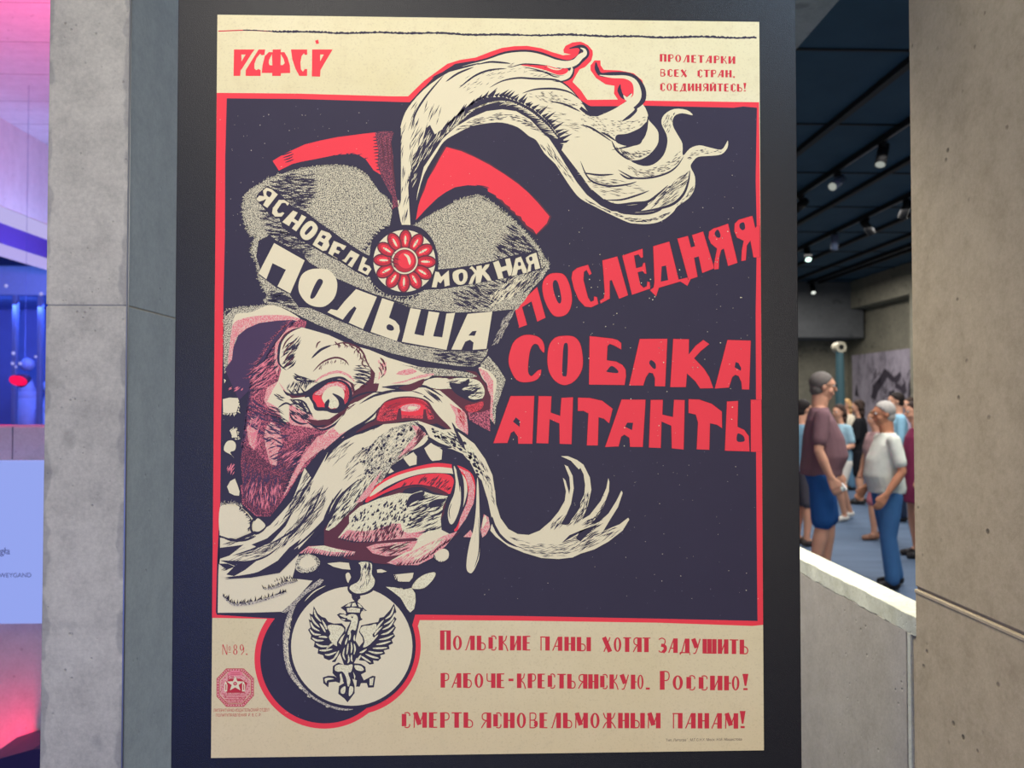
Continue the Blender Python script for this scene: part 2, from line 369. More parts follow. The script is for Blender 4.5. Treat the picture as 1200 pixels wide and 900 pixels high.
# display case behind the low wall
def lp(x, y, Y=YS): q = on_y(x, y, Y); return q
lowz = lp(20, 500).z
t = struct(bpy.data.objects.new('wall_low', None), 'low violet concrete wall carrying the lit caption screen'); C.objects.link(t)
obj('wall_slab', box(-6.5, xl0 - 0.1, YS, YS + 0.3, 0, lowz, 0.004), concrete('concrete_violet', (186, 172, 190), (168, 156, 172), (200, 188, 204), pits=18, spots=False), t)
obj('seam', box(lp(15, 500).x - 0.002, lp(15, 500).x + 0.002, YS - 0.001, YS + 0.01, lp(20, 538).z, lowz), plain('seam_violet', (90, 80, 110)), t)
t = case = thing('display_case', 'dark blue glass display case seen above the low violet wall', 'display case', (-4, YC, 0))
obj('case_back', box(-3, 1.3, 1.2, 1.25, 0, 2.85), plain('case_blue', (80, 104, 190), 0.5, 0.2, 3), t)
for x in (-2.1, -1.3, -0.62, -0.38, -0.12, 0.9): obj('case_mullion', box(x - 0.02, x + 0.02, 0, 0.05, 0, lp(20, 346, YC).z, 0.004), plain('mullion_blue', (80, 100, 170), 0.4), t)
obj('case_lintel', box(-3, 1.3, 0, 1.25, lp(20, 346, YC).z, lp(20, 311, YC).z, 0.01), plain('lintel_blue', (110, 140, 215), 0.5), t)
for x, z, h in ((lp(36, 500, 7.85).x + 4, 1.05, 0.75), (lp(47, 500, 7.85).x + 4, 1.05, 0.9), (lp(10, 500, 7.85).x + 4, 1.05, 1.0)):
    b = bmesh.new(); chain(b, [(x, 0.55, z), (x, 0.55, z + h * .6), (x, 0.55, z + h * .78)], [0.10, 0.12, 0.05]); add_ball(b, (x, 0.55, z + h * .95), 0.07)
    obj('mannequin_form', b, plain('pale_form', (120, 140, 210), 0.6), t, True)
M_red = glow('red_led', (255, 0, 84), 1.1); M_redp = glow('red_led_soft', (255, 60, 120), 0.95)
q = lp(19, 446, 5.6)
t = thing('red_lamp', 'glowing red oval spotlight in front of the blue display case', 'lamp', q)
b = bmesh.new(); add_cyl(b, (0, 0, 0), (0, 0.05, 0.0), 0.052, 0.05, 28); bmesh.ops.transform(b, matrix=Matrix.Rotation(0.35, 4, 'Y') @ Matrix.Diagonal((1, 1, .66, 1)), verts=b.verts)
obj('lamp_disc', b, M_red, t)
b = bmesh.new(); add_cyl(b, (0, 0.05, 0.0), (0, 0.13, 0.02), 0.05, 0.03, 28); add_cyl(b, (0, 0.1, 0), (0, 0.1, zc - q.z), 0.0012, 0.0012, 8)
obj('lamp_housing', b, plain('lamp_blue', (50, 70, 150), .5), t, True)
q = lp(6, 500.2, 3.62)
o = obj('red_lamp', (lambda b: (add_ball(b, (0, 0, 0), 0.085, 24, (1.0, 0.5, 0.12)), b)[1])(bmesh.new()), M_red, None, True); o.location = q
tag(o, 'flat red lamp lying on top of the low violet wall', 'lamp')
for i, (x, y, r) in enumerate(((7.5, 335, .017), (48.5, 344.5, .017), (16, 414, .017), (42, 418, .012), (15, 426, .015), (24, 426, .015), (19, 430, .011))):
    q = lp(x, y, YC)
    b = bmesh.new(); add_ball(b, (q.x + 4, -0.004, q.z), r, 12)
    obj('glass_reflection', b, glow('reflection_dot', (180, 180, 250), 0.9) if i == 0 else bpy.data.materials['reflection_dot'], case, True)  # lights reflected in the case glass, made as small glowing balls
# caption screen
q0 = lp(-260, 733, YS - 0.08); q1 = lp(56, 540, YS - 0.08)
t = thing('caption_screen', 'pale blue lit caption screen on the low wall', 'screen', (q1.x, YS - 0.035, 0))
obj('screen_face', box(q0.x - q1.x, 0, -0.05, 0.0, q0.z, q1.z, 0.002), glow('screen_blue', (158, 176, 255), 0.93), t)
obj('screen_back', box(q0.x - q1.x + .02, -0.02, 0.0, 0.03, q0.z + .02, q1.z - .02), M_black, t)
def text_mesh(s, size, mat, parent, loc, align='LEFT', name='caption_text', width=None):
    cu = bpy.data.curves.new(name, 'FONT'); cu.body = s; cu.size = size; cu.align_x = align
    o = bpy.data.objects.new(name, cu); C.objects.link(o)
    dg = bpy.context.evaluated_depsgraph_get(); me = bpy.data.meshes.new_from_object(o.evaluated_get(dg)); bpy.data.objects.remove(o)
    if width:
        xs_ = [v.co.x for v in me.vertices]; k_ = width / (max(xs_) - min(xs_))
        for v in me.vertices: v.co.x *= k_
    me.materials.clear(); me.materials.append(mat); o = bpy.data.objects.new(name, me); C.objects.link(o); o.parent = parent
    o.location = loc; o.rotation_euler = (PI / 2, 0, 0); return o
M_cap_t = plain('caption_ink', (60, 60, 130), 0.6)
a_ = lp(13, 649, YS - 0.08); text_mesh('g\u0142a', 0.040, M_cap_t, t, (a_.x - q1.x, -0.0515, a_.z), 'RIGHT')
a_ = lp(38, 676, YS - 0.08); text_mesh('WEYGAND', 0.026, M_cap_t, t, (a_.x - q1.x, -0.0515, a_.z), 'RIGHT', width=0.132)
# red-lit plinth and dark box at the bottom
t = thing('floor_uplighter', 'dark angular floor box against the red glow', 'floor lamp', (lp(26, 890, 3.12).x, 3.12, 0))
zt = lp(30, 874, 3.12).z
b = bmesh.new()
pr = [(-0.11, 0.0), (-0.11, zt - 0.03), (-0.03, zt - 0.005), (0.10, zt + 0.03), (0.3, zt + 0.03), (0.3, 0)]
f0 = [b.verts.new((x, -0.1, z)) for x, z in pr]; f1 = [b.verts.new((x, 0.15, z)) for x, z in pr]
b.faces.new(f0); b.faces.new(f1[::-1])
for i in range(len(pr)): j = (i + 1) % len(pr); b.faces.new((f0[i], f1[i], f1[j], f0[j]))
obj('box_body', b, plain('dark_violet_metal', (44, 38, 84), 0.4), t)
# ------------------------------------------------------------------ display panel and poster
YP = 1.46
pl, pr_ = on_y(203.5, 470, YP).x, on_y(937, 470, YP).x
t = thing('display_stand', 'tall black satin exhibition board carrying the poster', 'stand', ((pl + pr_) / 2, YP, 0))
hw = (pr_ - pl) / 2
obj('board', box(-hw, hw, 0.003, 0.043, 0.02, 2.9, 0.0015, 2), M_panel, t)
for x in (-hw + 0.12, hw - 0.12): obj('base_foot', box(x - 0.03, x + 0.03, -0.16, 0.26, 0, 0.02, 0.004), M_black, t)

corn = [on_y(255, 17.5, YP), on_y(889.5, 26, YP), on_y(895, 879, YP), on_y(247.5, 888, YP)]
poster = thing('poster', 'printed Russian poster of a bulldog in a plumed hat, on the black panel', 'poster', ((corn[0].x + corn[1].x) / 2, YP, corn[3].z))
PX, PZ = poster.location.x, poster.location.z
def ink(name, rgb, var=0.10, specks=0.0, sp_rgb=(225, 215, 185)):
    t = NT('ink_' + name); c = srgb(*rgb)
    a = t.noise(14, 5, 0.65); b = t.noise(700, 2, 0.6)
    col = t.mix(a, tuple(x * (1 - var) for x in c[:3]) + (1,), tuple(min(1, x * (1 + var)) for x in c[:3]) + (1,))
    col = t.mix(0.25, col, t.mix(b, tuple(x * 0.75 for x in c[:3]) + (1,), tuple(min(1, x * 1.25) for x in c[:3]) + (1,)))
    if specks:
        f = t.ramp(t.noise(190, 1, 0.5), [(specks, K0), (specks + 0.03, W1)])
        col = t.mix(t.mix(0.55, K0, f), col, srgb(*sp_rgb))
    return t.done(col, 0.62, None, 0.25)
def stip(name, a, b, lo, hi, scale=330, stretch=None):
    t = NT('ink_stipple_' + name)
    f = t.ramp(t.noise(scale, 1, 0.5, stretch=stretch), [(lo, srgb(*a)), (hi, srgb(*b))])
    return t.done(f, 0.65, None, 0.25)
CR = (228, 217, 180); NV = (52, 47, 66); RD = (240, 62, 74); PK = (232, 130, 140); MR = (96, 50, 62)
def paper():
    t = NT('aged_paper'); a = t.noise(2.2, 5, 0.6); b = t.noise(30, 5, 0.7); c = t.noise(260, 2)
    col = t.ramp(a, [(0.3, srgb(222, 210, 162)), (0.55, srgb(229, 219, 178)), (0.75, srgb(232, 224, 190))])
    # light falloff painted into the colour: browner towards the sheet's lower edge
    sx = t.n('ShaderNodeSeparateXYZ'); t.l(t.co.outputs['Object'], sx.inputs[0])
    mr = t.n('ShaderNodeMapRange'); mr.inputs[1].default_value = 0.55; mr.inputs[2].default_value = 0.0
    t.l(sx.outputs[2], mr.inputs[0])
    mf = t.n('ShaderNodeMath', operation='MULTIPLY'); mf.inputs[1].default_value = 0.55; t.l(mr.outputs[0], mf.inputs[0])
    col = t.mix(mf.outputs[0], col, srgb(214, 188, 142))
    col = t.mix(t.mix(0.35, K0, t.ramp(b, [(0.5, K0), (0.75, W1)])), col, srgb(206, 190, 150))
    col = t.mix(t.mix(0.2, K0, t.ramp(c, [(0.55, K0), (0.7, W1)])), col, srgb(170, 150, 115))
    return t.done(col, 0.7, t.bump(c, 0.1, 0.0005), 0.25)
INK = {'c': ink('cream', CR, 0.04), 'n': ink('navy', NV, 0.12, 0.775, (120, 114, 130)), 'r': ink('red', RD, 0.05, 0.78),
       'p': ink('pink', PK, 0.08), 'm': ink('maroon', MR, 0.12), 'd': ink('deep_red', (190, 48, 62), 0.08),
       'k': ink('rust', (206, 52, 66), 0.05), 'g': ink('text_grey', (110, 92, 84), 0.05), 'v': ink('violet', (74, 56, 84), 0.12),
       'f': stip('fur', (52, 48, 60), (216, 208, 176), 0.42, 0.53, 620), 'F': stip('fur_dark', (46, 42, 56), (218, 210, 184), 0.46, 0.60, 700),
       'h': stip('hair', (206, 196, 156), (234, 228, 190), 0.38, 0.52, 600), 'q': stip('pink_cream', (224, 116, 126), (228, 196, 176), 0.42, 0.62, 760),
       'x': stip('pink_dark', (84, 50, 66), (214, 110, 124), 0.44, 0.58, 760, (1, 1, 0.6)), 'X': stip('dark_pink', (76, 50, 68), (180, 88, 102), 0.48, 0.64, 760, (1, 1, .6)),
       'e': stip('eye_red', (150, 44, 56), (234, 84, 92), 0.40, 0.60, 760), 's': stip('shade', (60, 54, 74), (206, 196, 172), 0.40, 0.54, 720)}
ORD = list(INK)
S0 = 220 / 1200
ORG = {'T': (240, 0, S0), 'U': (460, 0, S0), 'V': (680, 0, S0), 'M': (240, 165, S0), 'N': (460, 165, S0), 'O': (680, 165, S0),
       'H': (240, 330, S0), 'I': (460, 330, S0), 'G': (680, 330, S0), 'J': (380, 410, S0), 'K': (380, 540, S0), 'L': (590, 240, S0),
       'A': (570, 390, S0), 'C': (400, 240, S0), 'E': (240, 410, S0), 'P': (290, 300, S0), 'B': (240, 495, S0), 'Q': (460, 495, S0),
       'R': (680, 495, S0), 'D': (240, 640, S0), 'Z': (380, 640, S0), 'W': (240, 740, 280 / 1200), 'a': (350, 680, 1 / 6), 'b': (245, 775, 1 / 12),
       't': (500, 725, 1 / 3), '_': (0, 0, 1)}
def P_(s):
    out = []; o = ORG['_']
    for tok in s.split():
        if tok[-1] == ':': o = ORG[tok[:-1]]; continue
        u, v = tok.split(','); out.append((o[0] + float(u) * o[2], o[1] + float(v) * o[2]))
    return out
def smooth(p, closed=True, n=4):
    q = []; L = len(p)
    for i in range(L if closed else L - 1):
        if closed: a, b, c, d = p[i - 1], p[i], p[(i + 1) % L], p[(i + 2) % L]
        else: a, b, c, d = p[max(0, i - 1)], p[i], p[i + 1], p[min(L - 1, i + 2)]
        for k in range(n):
            s = k / n
            q.append(tuple(0.5 * (2 * b[j] + (c[j] - a[j]) * s + (2 * a[j] - 5 * b[j] + 4 * c[j] - d[j]) * s * s + (3 * b[j] - a[j] - 3 * c[j] + d[j]) * s ** 3) for j in (0, 1)))
    if not closed: q.append(p[-1])
    return q
def inside(x, y, poly):
    r = False; j = len(poly) - 1
    for i in range(len(poly)):
        xi, yi = poly[i]; xj, yj = poly[j]
        if (yi > y) != (yj > y) and x < (xj - xi) * (y - yi) / (yj - yi) + xi: r = not r
        j = i
    return r
LAY = [0]
class Ink:
    def __init__(s, name, parent=None, base=None):
        if base is not None: LAY[0] = base
        s.name = name; s.par = parent or poster; s.v = []; s.f = []; s.m = []
    def layer(s): LAY[0] += 1
    def _add(s, pts, faces, col):
        b = len(s.v); dy = -0.0012 - LAY[0] * 0.7e-6
        for x, y in pts:
            q = on_y(x, y, YP); s.v.append((q.x - PX, dy, q.z - PZ))
        for f in faces: s.f.append([b + i for i in f]); s.m.append(ORD.index(col))
    def fill(s, col, pts, holes=(), sm=False, hsm=None, lay=True):
        if isinstance(pts, str): pts = P_(pts)
        if sm: pts = smooth(pts)
        hs = []
        for h in holes:
            h = P_(h) if isinstance(h, str) else h
            hs.append(smooth(h) if (sm if hsm is None else hsm) else h)
        if lay: s.layer()
        loops = [[Vector((x, y, 0)) for x, y in l] for l in [pts] + hs]
        allp = [p for l in [pts] + hs for p in l]
        s._add(allp, [t for t in tessellate_polygon(loops)], col)
    def stroke(s, col, pts, w, taper='both', sm=True, lay=False):
        if isinstance(pts, str): pts = P_(pts)
        if sm and len(pts) > 2: pts = smooth(pts, False)
        if lay: s.layer()
        n = len(pts); L = []; R = []
        for i, (x, y) in enumerate(pts):
            a = pts[max(0, i - 1)]; b = pts[min(n - 1, i + 1)]
            dx, dy = b[0] - a[0], b[1] - a[1]; l = math.hypot(dx, dy) or 1
            k = i / (n - 1)
            if isinstance(w, (list, tuple)):
                q = k * (len(w) - 1); j = min(int(q), len(w) - 2); ww = w[j] + (w[j + 1] - w[j]) * (q - j)
            elif taper == 'both': ww = w * max(0.08, math.sin(PI * min(1, max(0, k))) ** 0.6)
            elif taper == 'end': ww = w * (1 - k) ** 0.7 + 0.05
            elif taper == 'start': ww = w * k ** 0.7 + 0.05
            else: ww = w
            L.append((x - dy / l * ww / 2, y + dx / l * ww / 2)); R.append((x + dy / l * ww / 2, y - dx / l * ww / 2))
        s._add(L + R, [(i, i + 1, n + i + 1, n + i) for i in range(n - 1)], col)
    def strokes(s, col, w, lst, **k):
        s.layer()
        for q in lst.split(';'):
            if q.strip(): LAY[0] += 1; s.stroke(col, q, w, **k)
    def hatch(s, col, poly, ang, n, ln, w, seed=1, curl=0.0, jit=0.12, keep=0.5):
        """n short tapered marks inside poly, direction ang (degrees, or a function of x, y)"""
        if isinstance(poly, str): poly = P_(poly)
        rnd = random.Random(seed); s.layer()
        x0 = min(p[0] for p in poly); x1 = max(p[0] for p in poly); y0 = min(p[1] for p in poly); y1 = max(p[1] for p in poly)
        c = 0; tries = 0
        while c < n and tries < n * 30:
            tries += 1
            x, y = rnd.uniform(x0, x1), rnd.uniform(y0, y1)
            if not inside(x, y, poly): continue
            a = math.radians(ang(x, y) if callable(ang) else ang) + rnd.gauss(0, jit)
            l = ln * rnd.uniform(0.6, 1.3); dx, dy = math.cos(a) * l / 2, math.sin(a) * l / 2
            if not (inside(x - dx * keep, y - dy * keep, poly) and inside(x + dx * keep, y + dy * keep, poly)): continue
            mx, my = x - dy * curl, y + dx * curl
            LAY[0] += (c % 12)
            s.stroke(col, [(x - dx, y - dy), (mx, my), (x + dx, y + dy)], w * rnd.uniform(0.7, 1.3), sm=False, taper='both')
            LAY[0] -= (c % 12)
            c += 1
        LAY[0] += 11
    def fringe(s, col, path, ang, ln, w, sp=1.6, seed=1, jit=0.15):
        """spikes standing along a path, for torn and furry edges"""
        if isinstance(path, str): path = smooth(P_(path), False)
        rnd = random.Random(seed); s.layer(); acc = 0
        for i in range(len(path) - 1):
            (ax, ay), (bx, by) = path[i], path[i + 1]; l = math.hypot(bx - ax, by - ay)
            while acc < l:
                k = acc / l; x, y = ax + (bx - ax) * k, ay + (by - ay) * k
                a = math.radians(ang(x, y) if callable(ang) else ang) + rnd.gauss(0, jit); L_ = ln * rnd.uniform(0.5, 1.25)
                ex, ey = x + math.cos(a) * L_, y + math.sin(a) * L_; nx, ny = -math.sin(a) * w / 2, math.cos(a) * w / 2
                LAY[0] += 1; s._add([(x + nx, y + ny), (ex, ey), (x - nx, y - ny)], [(0, 1, 2)], col); fc = getattr(s, 'fc', 0) + 1; s.fc = fc; LAY[0] -= 0 if fc % 8 == 1 else 1; acc += sp * rnd.uniform(0.6, 1.4)
            acc -= l
    def dots(s, col, poly, n, r, seed=1, el=1.0, ang=0):
        if isinstance(poly, str): poly = P_(poly)
        rnd = random.Random(seed); s.layer(); c = 0
        x0 = min(p[0] for p in poly); x1 = max(p[0] for p in poly); y0 = min(p[1] for p in poly); y1 = max(p[1] for p in poly)
        for _ in range(n * 20):
            if c >= n: break
            x, y = rnd.uniform(x0, x1), rnd.uniform(y0, y1)
            if inside(x, y, poly):
                rr = r * rnd.uniform(0.5, 1.4); ca, sa = math.cos(math.radians(ang)), math.sin(math.radians(ang))
                s._add([(x + ca * rr * el * math.cos(t) - sa * rr * math.sin(t), y + sa * rr * el * math.cos(t) + ca * rr * math.sin(t)) for t in [k * PI / 3 for k in range(6)]], [(0, 1, 2, 3, 4, 5)], col); c += 1
    def disc(s, col, cx, cy, r, ry=None, n=40, rot=0):
        ry = ry or r; ca, sa = math.cos(rot), math.sin(rot)
        s.fill(col, [(cx + ca * r * math.cos(2 * PI * i / n) - sa * ry * math.sin(2 * PI * i / n), cy + sa * r * math.cos(2 * PI * i / n) + ca * ry * math.sin(2 * PI * i / n)) for i in range(n)])
    def done(s):
        me = bpy.data.meshes.new(s.name); me.from_pydata(s.v, [], s.f)
        used = sorted(set(s.m)); mp = {u: i for i, u in enumerate(used)}
        for u in used: me.materials.append(INK[ORD[u]])
        for p, m in zip(me.polygons, s.m): p.material_index = mp[m]
        o = bpy.data.objects.new(s.name, me); C.objects.link(o); o.parent = s.par
        me.update()
        # every print faces the viewer
        bm = bmesh.new(); bm.from_mesh(me)
        for f in bm.faces:
            f.normal_update()
            if f.normal.y > 0: f.normal_flip()
        bm.to_mesh(me); bm.free()
        return o
# sheet
b = bmesh.new()
vs0 = [b.verts.new((q.x - PX, -0.0010, q.z - PZ)) for q in corn]; vs1 = [b.verts.new((q.x - PX, 0.002, q.z - PZ)) for q in corn]
b.faces.new(vs0); b.faces.new(vs1[::-1])
for i in range(4): j = (i + 1) % 4; b.faces.new((vs0[i], vs1[i], vs1[j], vs0[j]))
obj('paper_sheet', b, paper(), poster)
# torn line along the top
k = Ink('printed_edge_line'); random.seed(5)
xs = [256 + i * 1.6 for i in range(int(633 / 1.6))]
def ty(x): return 36.3 + (x - 256) * 0.0137 + 1.0 * math.sin(x / 17) * math.sin(x / 41 + 1)
k.layer()
k.stroke('k', [(x, ty(x)) for x in xs if x < 330], 1.2, 'none', sm=False)
k.layer()
up = [(x, ty(x) - random.uniform(0.5, 1.9) * (0.5 if x < 320 else 1)) for x in xs if x > 284]; dn = [(x, ty(x) + random.uniform(0.7, 1.5) * (0.4 if x < 320 else 1)) for x in xs if x > 284]
n_ = len(up); k._add(up + dn, [(i, i + 1, n_ + i + 1, n_ + i) for i in range(n_ - 1)], 'n')
k.strokes('g', 0.5, '_: 330,52 330,60;_: 529,58 529,70;_: 747,26 747,33;_: 764,48 764,56;_: 823,48 823,56', sm=False)
k.done()
# red frame
k = Ink('red_frame')
k.fill('r', 'T: 78,595 600,600 U: 0,617 100,617 200,520 350,410 430,385 530,370 620,335 700,308 780,297 860,295 950,310 1020,335 1090,355 1140,350 1095,340 1092,320 1105,295 1150,273 1200,268 V: 20,275 50,292 78,325 80,350 70,390 30,430 -5,445 -40,505 -50,525 0,575 45,640 240,638 215,600 218,550 160,540 100,500 65,450 65,420 90,388 128,388 130,420 150,448 250,452 340,470 395,515 415,580 415,645 1142,655 _: 891.2,300 892.7,540 894.0,732 G: 1100,2200 _: 770,729.5 600,727 492,726.5 486,745 470,790 400,810 330,790 313,724.9 248.8,723.8 250.9,480 252.5,300')
k.disc('r', 380.2, 772.0, 81.8, 81.6, 96); k.disc('r', 412.3, 756.5, 80.8, 81.0, 96)
k.done()
# RSFSR
k = Ink('red_title_letters')
for i, (o_, hs) in enumerate([('188,318 320,318 300,345 240,440 230,450 228,487 185,487', ['235,350 262,350 236,395']),
    ('345,318 387,318 382,352 365,355 355,345 332,372 318,410 318,440 330,450 345,443 358,450 358,487 262,487 263,450', []),
    ('365,468 370,420 385,360 410,335 435,335 435,318 487,318 487,335 510,335 530,370 545,420 547,468 487,470 487,487 432,487 432,468', ['430,348 412,385 410,405 415,418 433,420', '487,348 505,380 512,405 500,418 485,418']),
    ('552,318 655,318 655,352 640,352 635,342 620,360 612,400 615,445 628,460 640,443 655,443 655,487 605,487 580,440 560,380', []),
    ('687,318 818,318 790,365 740,450 738,492 685,490', ['738,350 762,350 738,395']), ('706,262 725,255 731,280 713,283', [])]):
    k.fill('r', 'T: ' + o_, ['T: ' + h for h in hs], hsm=False)
k.done()
# navy ground
k = Ink('dark_ground')
k.fill('n', 'T: 142,630 300,632 600,634 U: 0,652 110,655 260,500 400,410 520,390 620,400 700,440 900,500 1130,560 1200,640 V: 60,680 300,680 385,676 980,690 1040,682 1128,690 O: 1120,250 1128,600 G: 1120,200 1122,700 R: 1122,150 1128,900 _: 887.5,727.5 770,724.8 600,721.5 486.6,720 470,780 400,810 340,790 322,724.5 310,724 D: 78,438 72,420 80,100 85,0 B: 100,500 H: 105,900 118,400 120,120 M: 130,600 132,100')
k.disc('n', 380.8, 772.2, 75.6, 75.2, 96); k.disc('n', 412.3, 756.5, 75.0, 74.6, 96)
k.fill('c', 'D: 84,425 88,180 92,90 95,-60 _: 258.5,590 275,590 290,600 300,612 350,640 D: 600,60 560,205 690,220 600,320 500,418 300,424', sm=False)
k.done()
def words(name, col, glyphs, edge=None, ew=0):
    k = Ink(name)
    for g in glyphs:
        o_, hs = g[0], g[1:] if len(g) > 1 else []
        sm = o_.startswith('~'); o_ = o_.lstrip('~'); p0 = o_.split()[0]
        hs2 = []
        for h in hs:
            h2 = P_(p0 + ' ' + h.lstrip('~')); hs2.append(smooth(h2) if h.startswith('~') or sm else h2)
        k.fill(col, o_, hs2, sm=sm, hsm=False)
        if edge:
            q = P_(o_); q = smooth(q) if sm else q
            k.stroke(edge, q + [q[0]], ew, 'none', sm=False)
    k.done()
# headline
def glyph_words():
    words('headline_first_word', 'r', [
     ('L: 70,660 215,525 270,722 215,748 178,618 120,655 152,768 97,788',),
     ('~L: 340,435 290,445 255,485 247,540 265,620 310,700 355,717 410,695 437,630 435,560 415,490 385,445', '~327,482 315,505 322,560 345,620 363,630 370,600 360,540 345,492'),
     ('L: 470,403 540,383 564,440 548,452 530,418 515,430 512,480 540,590 558,620 576,612 578,585 598,590 607,635 560,657 520,652 480,610 450,540 433,470 440,428',),
     ('L: 630,355 728,330 797,578 738,602 690,482 680,485 680,600 620,633 615,612 640,597 645,560 638,450',),
     ('L: 757,325 888,280 893,335 878,342 862,318 835,326 848,405 885,395 892,372 905,370 915,440 902,442 888,425 858,432 875,510 895,530 915,520 918,490 935,495 938,537 820,577',),
     ('L: 955,265 1060,235 1120,478 1205,458 1175,520 1130,492 993,532 975,587 935,547 958,528 963,490', '1010,395 1038,388 1052,482 1005,492'),
     ('O: 618,625 688,608 708,682 732,674 712,603 785,580 857,815 778,847 755,740 728,748 750,870 690,890',),
     ('O: 885,550 945,530 1005,780 943,802 915,690 900,700 888,750 885,820 855,825 852,790 872,690 835,660 817,620 822,580 850,560', '~858,590 878,568 895,600 890,620 868,615'),
     ('O: 1060,490 1100,480 1118,558 1126,545 1146,545 1146,745 1105,747 1085,640 1065,670 1058,765 1027,770 1030,700 1042,640 1000,620 982,580 985,530 1010,505', '~1020,530 1045,523 1052,560 1035,572 1017,555')], 'm', .55)
    words('headline_second_word', 'r', [
     ('~A: 152,110 180,50 240,14 310,17 355,45 372,90 368,128 345,108 328,78 303,75 282,110 270,180 268,250 285,275 305,262 325,242 350,236 345,275 310,307 240,318 190,300 155,240 140,180',),
     ('~A: 500,18 560,25 600,70 617,160 610,240 565,308 500,336 440,310 400,250 388,170 400,80 440,30', '~505,65 492,90 485,200 485,268 498,278 513,268 520,160 520,78'),
     ('A: 658,20 800,35 838,45 862,65 862,108 810,80 788,72 775,85 770,175 830,183 870,205 890,235 893,275 883,335 654,332', '~800,212 775,235 770,250 838,257 835,235'),
     ('A: 978,38 1157,38 1143,343 1075,342 1075,290 1062,260 1040,255 1020,285 1003,338 910,337', '~1040,195 1052,174 1080,197 1080,230 1062,225'),
     ('G: 592,365 695,368 693,465 735,410 785,372 825,400 770,445 728,490 790,555 825,610 850,682 765,684 735,640 682,588 675,675 573,675',),
     ('G: 938,372 1090,377 1080,690 1032,690 1028,645 1010,605 990,597 972,610 950,678 857,684', '985,548 992,514 1010,520 1027,552 1025,570')], 'm', .55)
    words('headline_third_word', 'r', [
     ('A: 153,403 307,403 295,710 203,710 200,665 175,628 158,640 135,705 43,705', '170,568 188,540 214,562 212,602'),
     ('A: 332,403 417,405 412,510 470,530 478,415 555,412 545,712 467,710 465,580 405,552 397,708 318,705',),
     ('A: 583,413 660,415 740,433 808,485 785,580 750,550 718,540 713,720 640,720 650,515 620,500 583,500',),
     ('A: 862,425 1018,427 1000,730 917,730 912,672 880,652 862,665 845,727 757,730', '885,600 900,574 937,575 930,622'),
     ('_: 762.1,468.4 776.8,468.4 776.3,485.8 788.2,488.5 789.5,468.4 802.5,468.8 801.2,526.8 786.9,525.5 786.3,499 775.3,494 774.4,525 760,524.5',),
     ('_: 806.5,467.5 819.3,468 834,473 845.9,482.2 846.2,502 840,498 832,496 831.3,527.2 816,526.6 817.5,495 815,486 806.5,484',),
     ('_: 851.4,470.3 864.9,469.7 864.3,500 872,503.5 877.5,511 878.3,529.2 849,528.2', '~864.3,508 871,511 872,517 863.5,517'),
     ('_: 879.2,468.2 892.2,468.4 893,529.6 879.4,529.4',)], 'm', .55)
glyph_words()
# ------------------------------------------------------------------ plume
k = Ink('plume')
SIL = ('N: 65,550 35,420 12,280 15,120 U: 40,880 60,780 100,690 200,575 330,480 450,425 600,385 720,345 850,333 950,350 1050,385 1120,402 '
       '1130,440 1120,480 1060,512 1130,560 1200,640 V: 60,725 150,725 250,710 330,650 400,670 432,735 430,760 490,830 500,880 O: 490,30 440,90 380,122 322,130 400,162 470,150 530,95 555,20 '
       'V: 550,860 518,790 535,735 600,698 680,705 718,738 650,725 600,745 590,800 620,860 O: 652,20 655,95 700,50 760,30 830,45 900,58 930,20 942,0 940,45 900,88 820,98 750,105 715,140 705,170 '
       '732,230 728,310 690,370 620,420 590,460 520,512 440,532 350,530 300,520 200,475 100,425 0,370 N: 1140,300 1080,210 1040,150 970,80 920,0 U: 870,870 800,815 700,785 600,790 500,810 400,860 330,905 '
       'N: 280,80 200,220 150,400 125,548')
sil = smooth(P_(SIL), True, 3)
cx_, cy_ = sum(p[0] for p in sil) / len(sil), sum(p[1] for p in sil) / len(sil)
# dark contour around the plume where it crosses the red frame
k.layer(); k.stroke('n', 'N: 35,420 12,280 15,120 U: 40,880 60,780 100,690 200,570 330,475 450,420 600,380 720,338 850,326 950,342 1050,378 1130,392 1185,360 1200,330 V: 15,300 40,330 40,365 0,405', 2.6, 'none')
k.fill('c', sil)
# curls reaching over the frame
k.layer(); k.stroke('n', 'U: 1000,400 1100,425 1165,410 1200,375 V: 30,350 30,325 5,305 U: 1180,300 1130,312', [3, 11, 10, 10, 9, 8, 3.5, 1])
k.layer(); k.stroke('c', 'U: 900,400 1000,400 1100,415 1165,400 1200,365 V: 28,345 25,320 0,308', [6, 9, 8.5, 7.5, 7, 5.5, 3, .6])
k.layer(); k.stroke('n', 'U: 840,460 950,475 1060,505 1130,490 1150,445 1150,430', [3, 8, 8, 7, 5, 3])
k.layer(); k.stroke('c', 'U: 840,475 950,487 1060,503 1120,488 1145,450 1143,432', [10, 9, 6, 5, 3, 1.5])
k.fill('r', 'U: 820,418 900,412 985,420 1060,440 1115,440 1120,460 1090,478 1050,478 980,452 900,432', sm=True)
k.fill('c', 'U: 985,425 1050,443 1085,438 1060,450 1020,445', sm=True)
k.strokes('n', 1.6, 'U: 750,435 830,412 920,415 980,420; U: 830,428 950,455 1030,490 1070,492')
k.layer(); k.stroke('n', 'V: 100,400 105,440 130,478 200,478 290,482 350,510 390,575 388,640 340,690', [1, 5, 4.5, 6, 7, 8.5, 10, 10, 6])
k.layer(); k.stroke('n', 'V: 0,690 60,730 150,735 240,715 300,680 335,640', [4, 4, 3, 9, 11, 9])
k.layer(); k.stroke('c', 'V: 122,482 200,492 290,495 345,525 365,590 350,640 270,700 180,740 60,780', [.5, 3, 4, 6, 9, 10.5, 11, 8, 5])
k.layer(); k.stroke('n', 'V: 255,540 250,580 270,620 300,630 325,600', [.5, 5, 4, 3, 2])
